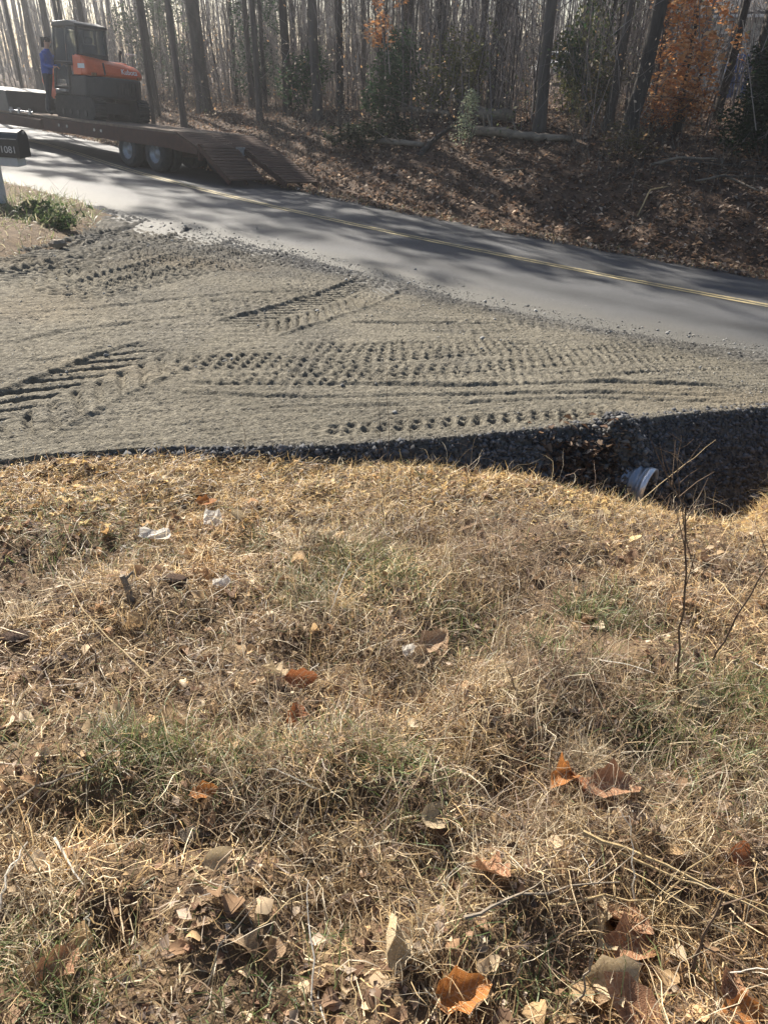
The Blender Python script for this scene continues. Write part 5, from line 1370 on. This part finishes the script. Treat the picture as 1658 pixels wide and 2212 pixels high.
for (px, py, sz, m, l) in [(1330, 2005, .15, 'leaf_brown', 'upper brown leaf of the heap near the lower right corner'), (1300, 2050, .12, 'leaf_pale', 'tan leaf on the left side of the heap near the lower right corner'), (1355, 2075, .14, 'leaf_brown', 'brown leaf on the right side of the heap near the lower right corner'),
                           (1320, 2120, .14, 'leaf_pale', 'pale leaf in the middle of the heap near the lower right corner'), (1345, 2180, .15, 'leaf_brown', 'lowest brown leaf of the heap near the lower right corner'), (1285, 2000, .09, 'leaf_pale', 'small pale leaf topping the heap near the lower right corner')]:
    leaf(l, px, py, sz, m, random.randrange(10), (random.uniform(-.5, .5), random.uniform(-.5, .5)), None, 'heap_leaf', 'leaf heap near the lower right corner', .03)
leaf('dark curled brown leaf at the right edge under the long straw stalk', 1588, 1862, .10, 'leaf_red', 5, (.8, .3), .5, 'curled_leaf', lift=.03)
leaf('tan leaf with a lit top in the lower middle grass', 930, 1790, .12, 'leaf_pale', 2, (.5, .3), 1.2, 'upright_leaf', lift=.03)
leaf('long tan leaf standing on edge at the lower middle', 835, 2060, .13, 'leaf_pale', 8, (1.1, 0), 1.5, 'upright_leaf', lift=.05)
leaf('brown leaf with rolled edges above the long straw stalk', 1060, 1905, .12, 'leaf_brown', 4, (.4, .5), 2.4, 'curled_leaf', lift=.03)
leaf('pale triangular leaf tip beside a dark gap at lower left', 470, 1870, .08, 'leaf_pale', 2, (.9, 0), .7, 'upright_leaf', lift=.03)
leaf('dull pink brown leaf in the lower left corner', 125, 2105, .10, 'leaf_brown', 6, (.6, .2), .9, 'curled_leaf', lift=.03)
leaf('tan leaf near the right edge beside the bent straws', 1492, 1530, .12, 'leaf_pale', 1, (.5, .2), .3, 'curled_leaf', lift=.03)
leaf('brown oval leaf in the lower right corner', 1565, 2150, .10, 'leaf_brown', 8, (.3, .2), 1.0, 'broad_leaf', lift=.02)
leaf('bright tan leaf cut by the bottom edge at the right', 1590, 2200, .11, 'leaf_orange', 3, (.3, .2), .2, 'broad_leaf', lift=.02)
leaf('tan leaf beside pale scraps, standing on edge', 512, 1138, .11, 'leaf_pale', 2, (.9, .5), 1.0, 'upright_leaf', lift=.05)
leaf('yellow leaf above the larger white scrap', 445, 1100, .10, 'leaf_orange', 9, (.3, .1), .3, 'broad_leaf', lift=.04)
for px, py, s, l in [(925, 1412, .15, 'largest brown leaf of the loose cluster in the middle grass'), (955, 1400, .12, 'right hand brown leaf of the loose cluster in the middle grass'), (905, 1440, .11, 'lowest brown leaf of the loose cluster in the middle grass'), (1010, 1150, .1, 'brown leaf in the straw near the stone bank, above the middle')]:
    leaf(l, px, py, s, None, random.randrange(10), (random.uniform(-.6, .6), random.uniform(-.6, .6)), None, 'leaf', 'brown leaves in the middle grass', .03)
for k in range(130):
    py = 1010 + 1190 * random.random() ** .8; px = random.uniform(0, 1658)
    x, y, z = hit(px, py)
    if y > edge_y(x) - slope_w(x) - .1: continue
    sz = random.uniform(.03, .075)
    leaf(('tiny' if sz < .043 else 'small' if sz < .06 else 'middling') + ' dry leaf in the grass ' + beside(px, py), px, py, sz, None, random.randrange(10), (random.gauss(0, .6), random.gauss(0, .5)), None, 'leaf', 'fallen leaves in the grass of the near bank', .008, (x, y, z))
# leaf heap beside the pipe
n = 900
x0, y0, _ = hit(1275, 1062)
x = x0 + rng.normal(0, .17, n); y = y0 + rng.normal(0, .10, n)
P = np.stack((x, y, near_z(x, y) + rng.random(n) * .09 * np.exp(-((x - x0) / .2) ** 2)), -1)
V, F, Cc = leaf_quads(P, rng.uniform(.03, .08, n), PAL[rng.integers(0, 7, n)] * rng.uniform(.5, 1.0, n)[:, None], .6)
tag(stuff(obj('leaf_heap', npmesh('leaf_heap', V, F, Cc), M['leafc'])), 'dark heap of brown leaves left of the drain pipe', 'leaf litter')

# ------------------------------------------------------------------ scraps, clods, stubs
def scrap(label, px, py, w, d, yaw, tilt):
    x, y, z = hit(px, py); R = random.Random(px); V = []; F = []
    for i in range(5):
        for j in range(4):
            V.append(((i / 4 - .5) * w * (1 - .25 * (j == 3) - .15 * (i in (0, 4)) * R.random()), (j / 3 - .5) * d * R.uniform(.8, 1.1), R.uniform(0, .018) + .05 * (i / 4 - .5) ** 2))
    for i in range(4):
        for j in range(3):
            a = i * 4 + j; F.append((a, a + 1, a + 5, a + 4))
    o = obj('paper_scrap', MB().add(V, F), M['pale'], loc=(x, y, z + .03)); o.rotation_euler = (tilt[0], tilt[1], yaw)
    return tag(o, label, 'scrap')
scrap('larger white torn scrap standing up in the grass', 460, 1132, .09, .08, .3, (.7, .2))
scrap('flat white torn scrap lying in the grass left of the upright one', 340, 1170, .15, .06, -.1, (.35, 0))
scrap('small white chip in the grass at the middle of the bank', 878, 1425, .055, .04, .4, (.6, .1))
scrap('small pale chip below the dark clod', 478, 1275, .07, .04, .5, (.4, .1))
def clod(name, label, cat, px, py, r, m):
    x, y, z = hit(px, py); R = random.Random(px)
    bm = bmesh.new(); bmesh.ops.create_icosphere(bm, subdivisions=2, radius=1)
    for v in bm.verts: v.co *= R.uniform(.78, 1.15)
    me = bpy.data.meshes.new(name); bm.to_mesh(me); bm.free()
    o = bpy.data.objects.new(name, me); me.materials.append(M[m]); COL.objects.link(o)
    o.location = (x, y, z + r[2] * .3); o.scale = r; return tag(o, label, cat)
clod('mud_clod', 'dark lump of earth near the left edge of the dry bank', 'clod', 34, 1385, (.05, .035, .026), 'mud')
clod('mud_clod', 'dark flat clod right of the broken stub', 'clod', 372, 1256, (.06, .035, .02), 'mud')
clod('grey_stone', 'pale grey stone in the dry grass beside a dark gap at lower left', 'stone', 415, 1820, (.035, .03, .03), 'deadwood')
x, y, z = hit(285, 1298)
st = thing('stub', 'short broken grey stem stub leaning left in the dry bank', 'stub', (x, y, z))
obj('stem', MB().tube([(0, 0, -.02), (-.01, .01, .05), (-.022, .012, .10)], [.015, .013, .010], 8), M['deadwood'], st)
obj('side_stem', MB().tube([(-.015, .01, .08), (.015, .03, .105)], [.007, .004], 6), M['deadwood'], st)

# ------------------------------------------------------------------ weed stems and long straws
def stalk(name, label, pts, r, m, cat, twigs=0, group=None, seed=0, tl=.12):
    R = random.Random(seed); P = [Vector(p) for p in pts]
    root = thing(name, label, cat, P[0], None, group)
    Q = [p - P[0] for p in P]
    # curve through the points with a little wander
    S = []
    for i in range(len(Q) - 1):
        for k in range(4): S.append(Q[i].lerp(Q[i + 1], k / 4) + Vector((R.uniform(-1, 1), R.uniform(-1, 1), R.uniform(-.5, .5))) * .006 * (i + k > 0))
    S.append(Q[-1]); nS = len(S)
    obj('stem', MB().tube(S, [r * (1 - .65 * i / (nS - 1)) for i in range(nS)], 5), M[m], root)
    for k in range(twigs):
        i = R.randrange(nS // 3, nS - 1); d = Vector((R.uniform(-1, 1), R.uniform(-.5, .5), R.uniform(.2, 1.1))).normalized(); l = tl * R.uniform(.5, 1.3)
        obj('side_stem', MB().tube([S[i], S[i] + d * l * .5, S[i] + d * l + Vector((0, 0, R.uniform(-.02, .03)))], [r * .5, r * .35, r * .15], 4), M[m], root)
    return root
def lean(base, tops, dy=0):
    b = hit(*base); out = [b]
    for k, t in enumerate(tops): out.append(at(t[0], t[1], b[1] + dy * (k + 1)))
    return out
stalk('bare_weed', 'tall bare dark weed standing before the pipe and the ditch', lean((1462, 1480), [(1472, 1320), (1482, 1140), (1478, 1090), (1440, 1040)]), .0042, 'weed', 'weed', 9, None, 1, .16)
stalk('bare_weed', 'dark bare weed leaning right at the right edge', lean((1535, 1440), [(1590, 1330), (1655, 1228), (1690, 1180)]), .0042, 'weed', 'weed', 5, None, 2)
stalk('bare_weed', 'thin dark weed rising in front of the ditch right of the pipe', lean((1500, 1250), [(1470, 1090), (1462, 1000), (1470, 940)], .05), .003, 'weed', 'weed', 7, None, 3)
stalk('straw_stalk', 'long pale straight stalk slanting across the ditch', [hit(1352, 1108), at(1450, 1025, hit(1352, 1108)[1] + .12), at(1545, 950, hit(1352, 1108)[1] + .25)], .0032, 'straw', 'stalk', 1, None, 4)
stalk('straw_stalk', 'pale stalk sloping down to the right edge over the dry grass', [up(hit(1530, 1290), .10), up(hit(1600, 1375), .12), up(hit(1668, 1440), .10)], .003, 'straw', 'stalk', 1, None, 5)
stalk('straw_stalk', 'long thick straw running down to the right edge near the bottom', [up(hit(1250, 1840), .07), up(hit(1420, 1915), .085), up(hit(1670, 2030), .07)], .0062, 'straw', 'stalk', 1, None, 6)
stalk('straw_stalk', 'second long straw lying beside the thick one at the right', [up(hit(1330, 1870), .05), up(hit(1500, 1950), .06), up(hit(1668, 2010), .07)], .0045, 'straw', 'stalk', 0, None, 7)
stalk('straw_stalk', 'nearly level straw below the long sloping straws', [up(hit(1180, 1975), .03), up(hit(1300, 1968), .06), up(hit(1500, 1985), .04)], .0042, 'straw', 'stalk', 0, None, 8)
stalk('straw_stalk', 'thin pale straw slanting across the left of the dry bank', [up(hit(330, 1490), .05), up(hit(215, 1385), .07), up(hit(125, 1265), .10)], .0034, 'straw', 'stalk', 0, None, 9)
stalk('straw_stalk', 'white snapped straw near the left edge low down', [up(hit(128, 1840), .05), up(hit(185, 1925), .02)], .004, 'pale', 'stalk', 0, None, 10)
stalk('straw_stalk', 'white forked straw at the left edge low down', [up(hit(5, 1990), .03), up(hit(30, 1930), .05), up(hit(75, 1860), .07)], .0035, 'pale', 'stalk', 1, None, 11)
stalk('twig', 'grey twig lying over the shaded hollow at the left', [up(hit(-10, 1790), .03), up(hit(90, 1725), .05), up(hit(210, 1690), .05), up(hit(290, 1630), .07)], .0045, 'deadwood', 'twig', 3, None, 12)
stalk('twig', 'grey twig lying under the curled leaves at the lower right', [up(hit(1000, 2000), .03), up(hit(1120, 1965), .05), up(hit(1330, 1935), .05)], .0045, 'deadwood', 'twig', 2, None, 13)
stalk('twig', 'brown stick standing at the lower right corner', lean((1480, 2110), [(1520, 2020), (1560, 1930)]), .0045, 'weed', 'twig', 2, None, 14)
stalk('twig', 'pale dry stick rising near the bottom edge right of the orange leaf', lean((1230, 2195), [(1260, 2130), (1275, 2060)]), .0035, 'deadwood', 'twig', 1, None, 15)
for i, (px, py, pt) in enumerate([(824, 1085, 860), (886, 1085, 885), (530, 1000, 905), (610, 1010, 930), (838, 1040, 760), (1090, 1260, 1175), (1190, 1190, 1120), (1005, 1060, 950)]):
    stalk('bare_weed', 'thin reddish dry stem standing at the lawn rim against the gravel', lean((px, py + 30), [(px + random.uniform(-4, 4), (py + pt) / 2), (px + random.uniform(-12, 8), pt)]), .0016, 'weed', 'weed', 3, 'thin stems along the lawn rim', 20 + i, .08)
for i in range(110):
    px, py = random.uniform(0, 1658), random.uniform(1150, 2200); b = hit(px, py)
    if b[1] > edge_y(b[0]) - slope_w(b[0]) - .05: continue
    l = random.uniform(.10, .32); a = random.random() * 6.28; el = random.uniform(.1, 1.3)
    d = Vector((math.cos(a) * math.cos(el), math.sin(a) * math.cos(el), math.sin(el)))
    p = Vector(b)
    mt = random.choice(['straw', 'straw', 'straw', 'weed', 'pale'])
    stalk('straw_stalk', {'straw': 'loose straw coloured', 'weed': 'loose dark brown', 'pale': 'loose whitish'}[mt] + (' upright' if el > .7 else ' low') + ' stalk ' + beside(px, py), [p, p + d * l * .5, p + d * l + Vector((0, 0, -.03))], random.uniform(.0014, .0032), mt, 'stalk', random.choice([0, 0, 1]), 'loose stalks of the near bank', 100 + i, .06)
